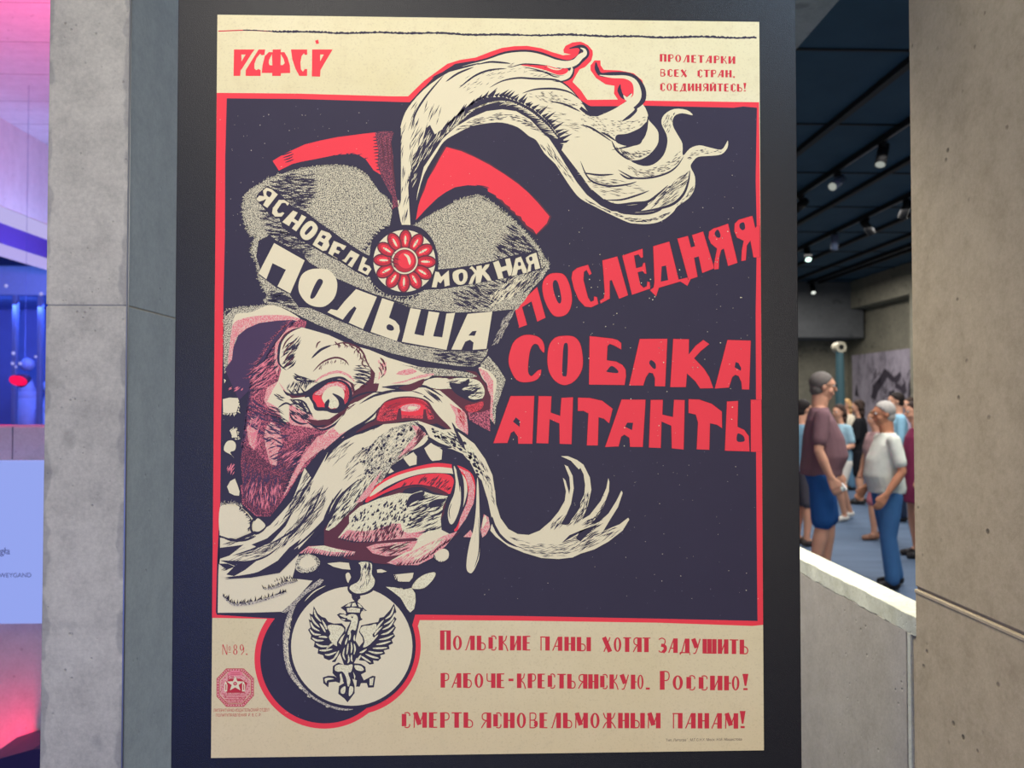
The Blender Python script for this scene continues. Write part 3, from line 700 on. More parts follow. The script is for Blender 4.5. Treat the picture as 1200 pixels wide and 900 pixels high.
k.layer(); k.stroke('c', 'V: 275,610 300,635 330,600', [.5, 5, 1])
k.fill('n', 'V: 265,775 330,720 358,690 360,715 320,755 290,770', sm=True)
k.layer(); k.stroke('n', 'V: 432,750 425,800 400,880 O: 330,30 200,60', 3)
k.fill('n', 'V: 232,865 300,855 380,820 425,780 428,830 400,890 O: 375,25 300,35 230,10', sm=True)
# the dark hollow with a toothed upper edge
k.fill('n', 'U: 190,905 215,820 240,800 270,860 330,820 380,770 430,730 500,670 600,625 700,620 800,650 900,700 990,780 1050,860 1100,905 O: -120,60 0,215 60,300 150,375 230,412 250,455 200,450 130,415 40,345 N: 1180,270 1110,160 1050,60 1000,-15 U: 960,850 880,765 790,712 700,700 600,712 500,755 400,815 320,890 N: 200,170 160,330 135,540 115,540 100,300 130,100')
k.fringe('n', 'U: 330,830 420,745 520,665 610,625 700,620 800,650 900,700 990,780 1060,870 1100,920', lambda x, y: -62 + (x - 520) * 0.28, 13, 4.6, 4.4, 7, 0.1)
k.fringe('c', 'U: 360,840 450,760 540,690 640,655 730,650 820,680 910,735 1000,815 1060,890', lambda x, y: 140 + (x - 520) * 0.35, 9, 1.5, 2.4, 8, 0.12)
k.fringe('c', 'N: 1110,20 1180,90 O: 20,190 90,270 150,330', lambda x, y: 190, 12, 2.2, 3, 9, 0.15)
k.hatch('c', 'U: 190,905 230,830 330,830 480,690 500,740 330,870 N: 180,150 140,300 110,300 120,60', -62, 60, 11, 0.9, 4)
k.hatch('n', 'U: 40,890 110,700 200,600 300,640 330,800 200,900 N: 180,100 120,300 110,520 65,520 30,350', lambda x, y: -80 if y > 170 else -68, 70, 14, 0.9, 5)
k.hatch('n', 'U: 370,840 500,770 700,720 850,750 980,850 1010,895 900,830 750,760 600,780 450,830', lambda x, y: -25 + (x - 520) * .35, 130, 7, 0.7, 6)
k.hatch('n', 'N: 930,20 1000,20 1100,150 1180,300 1130,260 1050,150', 58, 30, 11, 0.8, 7)
k.hatch('n', 'O: 10,360 100,410 200,455 300,490 440,505 560,460 590,455 520,500 440,520 330,520 200,465 60,400', lambda x, y: 30 - (x - 690) * .5, 110, 6, 0.7, 8)
k.strokes('n', 2.3, 'U: 540,415 620,398 700,402 755,408; U: 425,565 520,490 620,450 730,440; U: 620,562 700,520 800,500 900,505 1040,512 1120,555 1200,640; U: 830,598 900,575 980,568 1060,572 1140,595 1200,640;'
  'U: 340,525 420,470 520,430; U: 120,830 150,720 220,610 330,480; U: 250,500 330,465 480,425 560,405; U: 1010,650 1090,665 1150,690 1200,715; V: 0,660 100,700 150,730; V: 130,845 180,870 230,905; V: 0,800 60,815 120,850 200,905;'
  'O: 200,0 230,60 290,110 330,125; O: 0,130 60,250 180,290 300,280 360,262; O: 240,185 290,215 350,240 460,235 560,205 620,160 660,100; O: 20,205 120,220 215,215; O: 160,380 260,378 360,350 440,320; O: 250,210 300,240 350,242')
k.strokes('n', 3.2, 'O: 190,395 240,410 340,400 430,390 500,340 560,285; O: 330,455 420,450 520,430 600,400 660,340 690,260 700,190; O: 280,465 360,468 450,462 520,440; O: 200,405 260,455 330,468')
k.fill('n', 'O: 150,372 230,410 330,412 430,400 400,440 340,462 280,468 230,450', sm=True)
k.hatch('n', 'O: 430,400 560,290 660,190 690,200 690,270 650,350 560,410 450,440', -38, 60, 14, 1.0, 11)
k.hatch('c', 'O: 440,430 560,330 670,220 690,260 640,350 540,415', -38, 26, 12, 0.9, 12)
k.hatch('n', 'V: 0,700 150,760 300,770 430,740 400,840 240,880 100,850 0,800', lambda x, y: 20 - (x - 700) * .6, 130, 4, 0.6, 13)
k.hatch('n', 'U: 500,440 700,400 1000,420 1040,500 800,480 640,540 500,600 420,560', lambda x, y: -30 + (x - 560) * .25, 60, 6, 0.5, 14)
k.hatch('n', 'O: 200,30 300,70 440,60 480,20 440,90 330,125 270,105', lambda x, y: 30 - (x - 740) * 1.5, 60, 6, 0.8, 15)
k.hatch('n', 'O: 280,150 420,190 540,150 640,60 640,130 560,200 440,235 330,225', lambda x, y: 20 - (x - 750) * 1.1, 90, 5, 0.7, 16)
k.hatch('n', 'O: 20,200 200,240 340,270 420,320 300,360 150,350 60,290', 8, 60, 8, 0.6, 17)
k.hatch('n', 'O: 600,380 680,350 720,280 725,310 690,370 620,420', -50, 30, 5, 0.6, 18)
k.hatch('n', 'O: 680,90 760,50 880,60 910,75 820,90 740,95 690,140', -10, 35, 4, 0.6, 19)
k.hatch('n', 'V: 520,790 560,730 640,712 600,740 580,800 560,860', -60, 35, 4, 0.6, 20)
k.hatch('n', 'U: 820,600 1000,580 1200,660 1200,700 1000,660 900,640', 15, 60, 5, 0.6, 21)
k.hatch('n', 'U: 900,650 1100,720 1200,800 1200,900 1100,860 1000,740', 8, 36, 9, 0.45, 22)
k.done()
# ------------------------------------------------------------------ hat
k = Ink('hat')
HAT = ('M: 262,345 300,312 350,285 400,255 500,212 570,198 640,180 780,163 900,168 980,188 1050,240 1110,320 1160,370 1200,450 1180,560 N: 20,600 150,530 220,490 300,448 380,400 440,378 500,365 545,355 600,385 650,412 760,505 840,580 900,650 960,720 990,790 '
       'L: 285,330 290,400 250,470 180,540 130,620 60,690 10,770 I: 620,400 600,470 560,520 520,542 420,540 200,505 0,460 P: 860,600 700,555 600,500 450,440 330,380 240,335 170,312 110,300 '
       'P: 130,250 80,150 M: 340,790 300,700 330,620 290,590 250,470')
hat = P_(HAT)
k.fill('f', hat)
k.fringe('f', 'M: 262,345 300,312 350,285 400,255 500,212 640,180 780,163 900,168 980,188 1050,240 1110,320 1160,370 1200,430', -60, 4, 2.2, 1.8, 31, .4)
k.fringe('f', 'N: 150,530 300,448 440,378 545,355 650,412 760,505 900,650 990,790 L: 280,420', -45, 3.5, 2.2, 1.8, 32, .4)
k.fringe('f', 'M: 262,345 250,470 290,590 330,620 300,700 340,790 P: 80,150 130,250 110,300', 175, 4, 2.2, 1.8, 33, .5)
# cast side of the fur: horizontal engraving
k.fill('n', 'M: 420,600 450,650 360,840 330,740 345,640 395,615')
k.hatch('n', 'M: 400,250 500,220 700,175 720,330 640,480 560,440 470,360', 2, 190, 13, 1.3, 34, .15)
k.hatch('n', 'M: 350,430 420,440 700,680 680,760 440,650 380,560', 3, 130, 13, 1.5, 35, .1)
k.hatch('n', 'N: 750,510 900,650 980,780 920,710 640,770 660,680 730,560', 28, 90, 15, 1.5, 36, .1)
k.hatch('n', 'C: 700,560 880,500 1200,430 L: 280,380 230,470 140,560 C: 1000,640 850,690 720,640', lambda x, y: 22 if x < 592 else -50, 170, 13, 1.5, 37, -.1)
k.hatch('c', 'C: 950,560 1100,470 1200,440 L: 240,420 130,520 40,600 C: 950,660', -45, 90, 9, 1.1, 38)
k.hatch('n', 'I: 420,440 600,430 580,520 500,540 380,520 250,500 260,440', 4, 90, 12, 1.3, 39)
k.hatch('n', 'P: 150,180 300,280 330,360 200,300 130,290', 3, 60, 14, 1.6, 40)
k.hatch('n', hat, lambda x, y: -40, 500, 3.0, 0.7, 41, 0, .6)
k.fill('n', 'M: 415,600 460,640 620,720 M: 680,790 P: 400,45 560,140 700,200 830,250 1040,315 I: 0,128 110,165 400,198 640,190 770,178 780,150 L: 70,655 100,780 20,790 I: 720,260 640,400 600,440 500,448 340,440 200,420 60,395 P: 980,552 780,492 600,420 400,332 330,330 270,245 190,205 70,120 M: 350,860 360,750')
k.fringe('n', 'P: 400,50 560,145 700,205 830,255 1040,320 I: 0,132 110,168', -55, 2.5, 1.6, 2, 42, .4)
k.hatch('s', 'I: 640,400 700,250 760,180 820,150 L: 60,700 20,790 I: 660,420', -55, 70, 8, 1.1, 43)
# bands behind the small lettering
k.fill('n', 'M: 325,375 345,335 400,288 470,325 560,420 640,450 730,520 830,590 910,650 1010,715 1085,750 1060,870 1030,870 960,835 860,770 750,715 690,680 620,640 500,560 480,500 420,480 370,420')
k.fill('n', 'C: 540,500 600,415 720,405 850,385 N: 640,770 760,735 925,702 955,822 C: 1010,478 800,515 640,540 520,545')
# red lining flaps
k.fill('n', 'M: 420,130 520,70 700,0 T: 740,870 1090,845 1200,842 _: 470,150 470,235 M: 1200,380 1120,330 1040,215 960,160 850,150 640,160 490,215')
k.fill('r', 'M: 435,130 475,105 520,80 640,25 740,0 T: 850,878 930,868 1010,857 1090,848 M: 1090,-40 1110,60 1105,150 1125,218 1080,190 1030,120 990,95 960,85 860,90 800,100 700,120 620,135 560,150 475,192')
k.fringe('n', 'M: 560,160 640,140 740,118 860,92 960,88 1040,135', -15, 6, 1.6, 7, 44, .1)
k.strokes('n', 1.5, 'M: 495,95 530,82 560,72; M: 500,110 540,98 570,85; M: 505,125 540,115 565,102; M: 515,140 545,130 570,120;M: 1075,40 1100,38 1120,36;M: 1078,60 1100,58 1120,56;M: 1080,80 1100,78 1120,78;M: 1085,100 1110,98 1125,98;M: 1085,120 1110,120 1128,120;M: 1090,142 1110,142 1128,142;M: 1095,164 1115,164 1130,166;M: 1095,186 1115,186 1135,190;M: 1080,20 1100,18 1120,16;M: 1075,0 1100,-2 1120,-2;M: 1075,-20 1100,-22 1120,-22')
k.fill('X', 'T: 1095,846 1150,840 1200,842 U: 10,850 N: -10,10 5,100 5,250 20,330 40,420 0,440 M: 1200,360 1130,235 1105,150 1112,60 1090,-45')
k.strokes('m', 1.6, 'M: 1130,-20 1140,60 1150,160; M: 1160,-30 1170,60 1175,180; M: 1190,0 1195,100 1200,200;N: 0,100 5,200 20,300')
k.fill('n', 'N: 330,30 445,55 620,140 800,260 940,385 1022,485 1000,540 922,612 850,560 700,420 620,350 500,310 420,320 330,370 230,440 160,530 140,510 155,420 190,310 250,180')
k.fill('m', 'N: 335,36 445,60 620,145 800,265 933,388 1016,486 995,535 921,605 860,565 800,490 740,440 690,390 600,300 500,280 400,295 300,355 220,425 150,505 163,420 195,315 257,180')
k.fill('r', 'N: 345,42 440,68 530,108 620,155 715,215 800,275 865,330 925,393 1003,485 985,530 918,598 900,570 855,540 845,520 830,510 820,485 790,475 780,455 755,440 750,425 720,405 700,380 665,365 660,350 610,325 608,305 560,290 480,285 400,298 340,330 290,365 220,432 150,508 165,420 180,370 205,315 225,250 265,185 310,100')
k.strokes('n', 1.2, 'N: 530,285 580,292 620,304')
k.done()
# cockade
k = Ink('cockade')
CX, CY = 474.3, 306.0
k.disc('n', CX, CY, 39.5)
k.fill('n', 'C: 190,250 230,190 280,150 380,130 470,135 540,170 600,260 620,400 560,520 480,570 400,585 300,575 230,530 180,450', sm=True)
k.fringe('n', 'C: 160,290 200,230 240,180 300,150 380,135', -150, 6, 3, 3.2, 50, .3)
k.fringe('n', 'C: 190,450 230,540 320,580 420,590 500,570', 120, 5, 3, 3.2, 51, .3)
k.disc('c', CX - .3, CY, 36.3, n=60)
for i in range(12):
    a = math.radians(-90 + 2 + i * 30); r_ = 25.5; x, y = CX + math.cos(a) * r_, CY + math.sin(a) * r_
    L_, W_ = (11.0, 7.2)
    k.disc('m', x, y, L_ + .6, W_ + .5, 24, a); k.disc('d', x, y, L_ - .8, W_ - 1.1, 24, a); k.disc('r', x - .6 * math.cos(a - 1.2), y - .6 * math.sin(a - 1.2), L_ - 3.6, W_ - 3.6, 20, a)
    k.disc('c', x - 1 * math.cos(a), y - 1 * math.sin(a), 5.4, 1.3, 14, a)
    poly = [(x + math.cos(t) * 9, y + math.sin(t) * 6) for t in [j * PI / 4 for j in range(8)]]
    k.hatch('m', poly, math.degrees(a) + 80, 5, 4, .6, 60 + i)
k.disc('m', CX, CY, 16.4); k.disc('c', CX, CY, 15.4); k.disc('n', CX, CY, 13.6); k.disc('d', CX, CY, 13.0); k.disc('r', CX + 1.6, CY - .8, 9.6)
k.fill('c', 'C: 400,315 430,325 445,360 438,385 428,365 420,340', sm=True)
k.hatch('m', [(CX - 12 + 6 * math.cos(t), CY + 9 * math.sin(t)) for t in [j * PI / 5 for j in range(10)]], 20, 24, 7, .7, 75)
k.done()
# hat lettering
words('hat_word', 'c', [
 ('P: 172,-82 367,29 275,240 193,195 247,89 162,47 122,150 72,112',),
 ('~P: 460,82 520,90 565,140 575,200 555,270 500,320 440,325 380,300 335,240 328,180 350,120 400,88', '~475,150 452,152 425,200 403,258 410,274 432,263 460,215 483,170'),
 ('P: 695,212 828,262 740,468 648,427 698,335 685,322 655,350 610,408 512,360 535,340 575,348 590,330 622,290',),
 ('P: 862,270 938,295 905,395 945,415 970,445 975,480 955,545 788,485', '~890,450 905,437 930,448 937,470 920,478 895,470'),
 ('I: 115,170 182,180 140,335 200,347 232,190 300,200 260,350 318,357 345,205 400,200 345,437 60,385',),
 ('I: 480,207 638,192 600,430 512,437 518,390 495,372 465,385 440,437 376,435', '485,345 510,318 538,315 525,347')])
words('hat_small_word', 'c', [
 ('M: 395,298 430,310 470,345 402,432 372,412 392,375 375,385 348,392 328,375 350,350 378,355 372,320', '~402,322 430,335 415,362 395,345'),
 ('M: 545,400 530,418 515,400 495,400 465,445 470,462 485,462 500,455 512,465 492,488 450,487 430,465 435,430 475,378 510,378'.replace('M:', 'M:'),),
 ('M: 565,445 597,460 573,498 597,515 620,472 652,490 587,582 556,562 580,530 558,517 540,548 495,520',),
 ('~M: 685,512 715,535 725,565 700,610 660,637 625,627 608,590 625,550 655,520', '~682,545 662,560 640,590 650,602 675,580 690,558'),
 ('M: 745,570 800,590 815,612 793,642 800,670 780,703 755,707 688,665', '757,602 778,612 765,630 745,618', '735,642 760,655 748,678 720,660'),
 ('M: 825,638 907,673 890,700 878,697 865,680 848,678 842,695 868,708 855,727 830,715 820,735 852,752 845,757 788,720',),
 ('M: 935,698 992,730 942,812 912,795 948,748 930,745 903,782 875,765 892,758 905,740',),
 ('M: 1010,738 1040,755 1022,787 1055,800 1068,822 1042,862 978,830', '~1020,808 1040,818 1028,835 1010,825'),
], 'n', .7); words('hat_small_word', 'c', [
 ('C: 600,425 625,430 638,460 688,418 695,515 660,525 655,475 635,505 618,492 610,530 576,528',),
 ('~C: 768,410 802,428 808,470 785,508 745,512 714,480 715,430', '~765,435 750,450 755,485 770,490 780,470 778,440'),
 ('C: 815,408 835,390 864,420 862,393 897,386 899,412 920,383 948,378 944,398 920,425 944,450 962,486 934,488 903,448 892,498 858,506 860,452 838,508 812,508 830,460 850,438 832,414',),
 ('N: 640,778 678,765 695,808 727,798 717,757 752,750 777,855 742,867 730,828 700,838 710,880 675,886',),
 ('N: 785,752 822,740 867,843 833,850 822,820 802,828 795,860 758,866', '~802,778 818,778 820,798 804,800'),
 ('N: 878,728 920,714 946,815 910,827 903,785 888,792 885,835 858,842 868,792 855,775 850,748', '~872,748 890,742 893,765 878,768')], 'n', .7)
# ------------------------------------------------------------------ dog head
k = Ink('dog_head')
# left ear
k.fill('f', 'H: 128,590 122,500 128,300 130,225 180,175 300,163 430,150 600,235 420,260 300,300 210,370 190,500 160,550')
k.fringe('f', 'H: 135,560 130,225 180,175 300,163 430,150', -135, 3, 1.6, 1.5, 80, .6)
k.fill('c', 'H: 180,290 185,250 205,208 300,195 440,150 610,236 500,225 350,222 240,240', sm=True)
k.fill('q', 'H: 150,520 168,350 185,270 240,238 350,218 500,215 610,238 560,262 430,262 340,275 260,310 210,350 185,420 175,500', sm=True)
# head shadow mass
k.fill('v', 'H: 175,500 185,420 215,345 270,300 350,265 450,252 560,245 620,262 560,330 480,400 440,480 400,560 330,620 280,700 220,760 130,560')
# head base
k.fill('x', 'H: 610,240 540,280 480,350 420,440 350,560 290,640 285,760 270,860 E: 270,470 235,600 245,740 290,860 B: 230,400 240,520 330,600 420,600 520,470 600,340 740,180 870,90 E: 900,480 900,300 700,150 600,60 P: 380,420')
k.fringe('v', 'H: 560,270 470,370 400,470 340,590 290,650 280,760 260,860 E: 245,560 235,640 245,740', lambda x, y: -35, 7, 1.6, 1.3, 81, .25)
k.fringe('x', 'H: 560,250 460,340 400,430 330,540 290,620', lambda x, y: 160, 9, 1.3, 2.2, 82, .25)
k.fill('X', 'E: 250,600 320,640 400,720 520,640 640,560 720,540 700,640 600,700 540,860 500,900 B: 480,520 420,600 330,590 250,520 240,350 230,250')
k.fill('q', 'E: 400,480 430,460 480,500 500,600 470,650 460,740 420,730 390,620 380,540')
k.fill('q', 'E: 300,430 330,420 340,520 320,640 285,600 270,500')
k.fill('q', 'E: 380,320 400,240 470,200 520,250 620,310 700,400 760,430 840,400 870,440 900,500 890,560 700,620 560,860 530,880 610,700 700,580 800,520 700,500 560,480 480,420 400,360')
k.fill('q', 'E: 810,520 900,500 850,570 760,630 690,680 620,740 560,850 530,900 B: 500,480 560,330 640,250 640,200 720,90')
k.fill('c', 'E: 440,250 470,200 510,270 620,300 720,380 640,400 540,340 540,460 500,460 470,370 400,330')
# forehead, brow, bridge, cheeks: paper colour
FORE = ('P: 345,455 400,470 520,505 650,565 780,600 900,650 1000,680 1200,740 J: 480,90 560,110 620,130 700,150 690,165 640,200 J: 800,180 900,190 1000,210 1025,280 1000,350 930,390 '
        'J: 880,370 910,420 918,540 800,480 760,440 640,300 540,245 400,270 J: 130,420 0,540 E: 780,560 860,490 700,440 650,330 540,290 470,200 490,130 470,30 H: 480,420 500,360 560,320')
k.fill('c', FORE)
k.fill('q', 'P: 345,455 280,480 230,530 205,600 210,690 190,760 170,700 180,560 260,460')
k.strokes('n', 3.0, 'P: 350,455 270,485 215,550 200,630 205,690 250,730;P: 410,655 470,600 540,570')
k.strokes('m', 2.2, 'P: 540,572 620,555 700,580 740,620 765,680 800,740; P: 420,740 480,680 560,650 620,665 650,700; E: 1120,50 1150,90 1155,140 1125,180')
k.hatch('n', 'P: 215,600 260,560 350,480 330,560 300,640 310,700 280,720 230,710', -42, 42, 12, 1.7, 83, .15)
k.hatch('m', 'P: 480,600 600,545 700,560 760,640 790,720 730,680 660,600 560,590', -65, 36, 5, .9, 84)
k.hatch('n', 'E: 960,110 1030,70 1090,160 1060,220 950,210', 8, 34, 11, 1.2, 85)
k.hatch('m', 'E: 700,110 780,70 900,60 930,100 820,90 740,130', -70, 26, 4, .8, 86)
k.hatch('q', 'E: 1100,60 1160,80 1160,170 1110,190 1120,110', 100, 30, 5, 1.4, 87)
# dark creases above and around the eye
k.fill('m', 'E: 505,265 580,290 660,270 740,215 820,180 890,180 950,215 960,260 1010,230 1060,180 1060,110 1090,150 1080,215 1115,215 1105,260 1060,285 980,330 930,340 900,400 820,470 760,500 700,490 650,440 720,450 800,440 860,400 920,330 900,240 840,200 760,215 690,280 640,300 560,310')
k.hatch('n', 'E: 505,230 620,190 700,190 640,260 560,290', -70, 26, 9, 1.4, 88)
k.fill('q', 'E: 640,300 700,270 770,205 850,180 930,210 950,280 900,360 860,400 830,370 900,290 880,240 800,240 720,310 700,340')
k.hatch('n', 'E: 560,160 700,190 750,160 720,210 600,220', 12, 36, 9, 1.2, 89)
k.hatch('m', 'E: 930,215 1090,215 1110,260 1000,310 880,420 800,480 740,500 850,420 930,330', -35, 80, 9, 1.2, 90)
k.hatch('n', 'E: 560,310 640,330 700,390 660,450 580,440 545,400 540,340', 40, 50, 9, 1.6, 91)
k.hatch('n', 'E: 400,350 480,370 540,480 500,490 420,450', 20, 30, 12, 1.4, 92)
k.hatch('n', 'E: 420,280 520,290 500,330 450,320', 30, 12, 8, 1, 93)
k.hatch('n', 'E: 290,120 440,10 470,120 430,180 370,260 290,290', -38, 70, 13, 1.3, 94, .1)
k.hatch('p', 'E: 300,110 460,20 480,120 420,200 330,300 290,270', -38, 50, 12, 1.0, 95, .1)
k.hatch('v', 'E: 270,280 400,380 540,460 560,560 500,640 440,600 360,560 270,480', lambda x, y: 30 - (x - 300) * .6, 110, 11, 1.4, 96)
k.hatch('p', 'E: 280,440 360,420 360,640 300,640', -60, 40, 9, 1.0, 97)
k.hatch('v', 'E: 380,520 520,640 640,560 620,700 540,860 420,740', -25, 70, 10, 1.2, 98)
k.hatch('p', 'E: 480,680 640,600 700,600 620,720 520,760', -38, 40, 10, .9, 99)
k.fringe('n', 'E: 700,545 640,640 590,720 560,800 530,880 B: 500,460', 165, 8, 2, 3.2, 100, .1)
k.hatch('v', 'B: 240,200 330,300 450,330 520,360 440,540 330,560 250,480', lambda x, y: 110 - (x - 280) * .35, 110, 11, 1.3, 101)
k.hatch('p', 'B: 250,380 480,380 500,460 420,560 270,520', lambda x, y: 105 - (x - 280) * .35, 70, 9, 1.0, 102)
# eye
k.fill('n', 'E: 640,300 700,270 770,205 850,188 915,215 945,270 930,330 890,385 830,400 760,385 700,370', sm=True)
k.fill('e', 'E: 690,292 740,245 800,208 870,205 915,240 922,300 890,365 830,385 760,375 712,368', sm=True)
k.fill('r', 'E: 690,295 730,290 760,330 800,370 730,368 710,350')
k.fill('q', 'E: 700,285 770,225 850,205 900,230 900,260 850,240 790,250 740,290')
k.fill('c', 'E: 750,300 775,255 820,232 870,240 893,275 885,330 850,370 800,365 765,340', sm=True)
k.fill('c', 'E: 645,310 675,305 700,350 712,372 760,385 830,398 800,440 740,440 690,410 660,360', sm=True)
k.strokes('n', 4.5, 'E: 668,300 700,340 715,375 760,378 800,385 850,392', taper='both')
k.fill('n', 'E: 822,278 860,300 880,335 885,370 860,392 820,392 780,375 775,340 795,320 800,345 790,365 815,380 840,375 860,350 850,310', sm=True)
k.fill('h', 'E: 795,345 808,315 828,308 842,328 842,355 818,376 797,368', sm=True)
k.layer(); k.stroke('n', 'E: 818,280 850,300 872,325 875,360 850,388 800,388 778,365 778,340 795,315', [1, 4, 6.5, 7, 6, 4, 4, 3, 1])
k.fill('n', 'E: 500,258 560,290 640,290 720,262 800,205 870,185 930,215 960,270 935,215 880,172 800,180 720,215 640,268 560,280 520,268', sm=True)
k.strokes('n', 2.2, 'E: 540,320 620,325 660,370 690,430;E: 650,455 710,490 780,480;E: 600,340 650,400;E: 470,370 520,340 560,360; E: 830,400 900,350 960,300 1060,270 1180,275')
# right brow, right eye pit, right ear
k.fill('f', 'J: 540,100 620,110 740,120 860,135 960,150 1020,220 1020,290 980,190 880,170 700,165 640,150')
k.fill('f', 'J: 1000,90 1050,40 1110,110 1160,190 1130,280 1100,360 1090,480 1060,440 1060,330 1070,260 1000,150')
k.fill('c', 'J: 990,110 1060,140 1100,200 1090,290 1068,340 1062,250 1010,180', sm=True)
k.fill('q', 'J: 985,115 1040,140 1080,200 1080,300 1075,400 1085,470 1060,430 1055,300 1040,220 1000,150')
k.fill('m', 'J: 900,130 970,140 1030,215 1065,300 1060,400 1060,520 1000,490 930,450 880,380 800,310 740,260 620,235 610,215 700,215 800,230 880,190 980,170')
k.fill('h', 'J: 610,215 700,180 800,182 910,180 990,200 1025,260 1010,310 960,330 900,300 820,250 720,250', sm=True)
k.fill('c', 'J: 620,210 700,185 800,188 860,205 780,240 700,240', sm=True)
k.fill('n', 'J: 800,210 870,215 925,185 920,225 880,255 950,262 980,240 975,265 920,300 960,318 1010,310 960,335 890,310 830,270', sm=True)
k.hatch('n', 'J: 780,200 920,185 1010,230 1020,300 920,310 830,260', -14, 60, 11, 1.1, 103, .15)
k.hatch('m', 'J: 700,170 900,170 800,200', 5, 20, 7, .7, 104)
k.fill('e', 'J: 900,360 960,345 1015,330 1010,370 970,395 920,395', sm=True)
k.fill('x', 'J: 920,400 1000,400 1060,380 1060,520 1000,490 930,450')
k.fill('q', 'J: 770,330 850,370 905,410 918,540 880,520 840,470 830,420 790,380', sm=True)
k.hatch('d', 'J: 840,360 900,400 900,500 860,440', 60, 24, 8, .8, 105)
k.fill('c', 'J: 600,230 700,260 800,340 840,420 840,500 900,540 800,500 740,430 640,330 540,270 480,270')
k.hatch('n', 'J: 630,240 720,280 760,350 700,310', 40, 12, 16, 1.4, 106)
k.strokes('n', 3.4, 'J: 370,235 470,248 560,240 650,235 760,300; J: 140,420 230,350 320,295 430,265 540,268 620,285 700,340;J: 370,240 450,232 540,230 600,210 680,180;J: 840,500 880,530 915,545')
k.fill('m', 'J: 480,240 560,215 640,185 620,230 560,262 500,255', sm=True)
k.fill('q', 'J: 430,215 500,210 560,190 640,175 700,160 690,150 600,165 520,195', sm=True)
k.fill('q', 'J: 460,155 500,140 560,125 590,140 530,160', sm=True)
# engraved brow lines
k.strokes('m', 1.7, 'P: 215,560 235,510 290,470; P: 225,600 250,545 300,500; P: 228,640 255,590 305,545; P: 235,680 262,635 300,595; P: 245,715 275,670 305,640; P: 440,590 450,560 470,545; P: 560,545 575,565 600,575; P: 610,548 625,568 645,580; P: 655,560 668,582 690,592; P: 700,585 705,610 725,625; P: 725,620 725,650 745,665; P: 745,660 735,690 760,715; P: 850,650 870,670 880,700; P: 845,680 862,700 872,730; P: 838,710 852,730 862,760')
k.strokes('n', 2.0, 'P: 300,750 330,770 380,780; P: 295,775 330,795 390,800; P: 230,855 255,885 275,890; P: 260,850 290,882 310,888; P: 300,845 325,878 345,880; P: 340,838 362,868 385,870; P: 680,730 740,735 790,760; P: 690,755 745,758 795,785; P: 680,780 735,785 780,805; P: 690,805 730,810 770,825')
k.strokes('n', 2.6, 'E: 545,400 560,440 610,470 660,470;E: 540,350 600,345 640,380 660,420; E: 690,490 760,510 840,470 900,400')
k.strokes('q', 3.0, 'E: 700,210 760,165 850,140 920,165 960,205; P: 960,745 1010,735 1060,720')
# muzzle bridge on the left
k.fill('q', 'J: 0,545 120,440 200,420 170,500 80,570 0,640')
k.fill('c', 'J: 60,500 110,430 220,350 320,300 440,270 560,265 640,290 600,330 480,310 400,340 350,400 320,440 260,470 180,500 100,540')
k.strokes('n', 3.2, 'J: 355,365 320,410 260,460 190,500 130,540 60,600 0,690;J: 350,440 300,460 240,490')
# nose
k.fill('m', 'J: 325,450 335,400 390,330 480,300 580,300 660,325 700,380 740,430 800,490 850,560 890,630 860,600 800,560 740,530 700,520 640,480 600,450 520,455 420,470 330,480 280,500 200,530 280,470', sm=True)
k.fill('e', 'J: 340,430 370,360 430,325 500,308 580,308 645,330 680,380 700,440 620,440 520,435 440,450 350,455', sm=True)
k.fill('d', 'J: 380,345 450,318 540,310 620,325 660,360 600,345 500,350 430,380', sm=True)
k.fill('r', 'J: 480,360 560,340 630,350 660,400 600,420 500,415 440,400', sm=True)
k.fill('q', 'J: 500,360 560,345 615,355 600,385 540,395 490,385', sm=True); k.fill('c', 'J: 535,365 570,360 600,368 575,382 545,382', sm=True)
k.fill('m', 'J: 460,450 475,375 490,372 497,450'); k.fill('m', 'J: 630,450 635,380 650,378 662,450')
k.hatch('m', 'J: 350,440 420,345 500,320 470,440', -25, 40, 6, .8, 107); k.hatch('m', 'J: 640,340 700,380 720,450 670,440', 50, 26, 6, .8, 108)
k.done()
# ------------------------------------------------------------------ mouth and jaw
k = Ink('mouth')
k.fill('m', 'K: 0,330 100,280 260,230 420,90 560,30 760,0 900,10 970,80 985,200 960,330 900,420 850,470 780,520 680,600 620,650 400,660 200,640 60,600 0,560')
k.fill('n', 'J: 400,770 470,700 560,640 640,590 680,580 780,610 880,660 960,740 980,850 980,900 900,780 800,730 700,720 560,750 440,800')
k.fill('n', 'K: 880,60 980,90 1040,200 1080,380 1060,450 1000,480 900,480 860,450 960,300 960,150')
k.fill('c', 'J: 505,690 570,652 592,680 590,740 550,748 530,725'); k.fill('c', 'J: 640,628 690,588 755,640 750,700 700,716 680,700 655,660')
k.fill('c', 'J: 410,790 425,755 440,770 450,780 430,785'); 
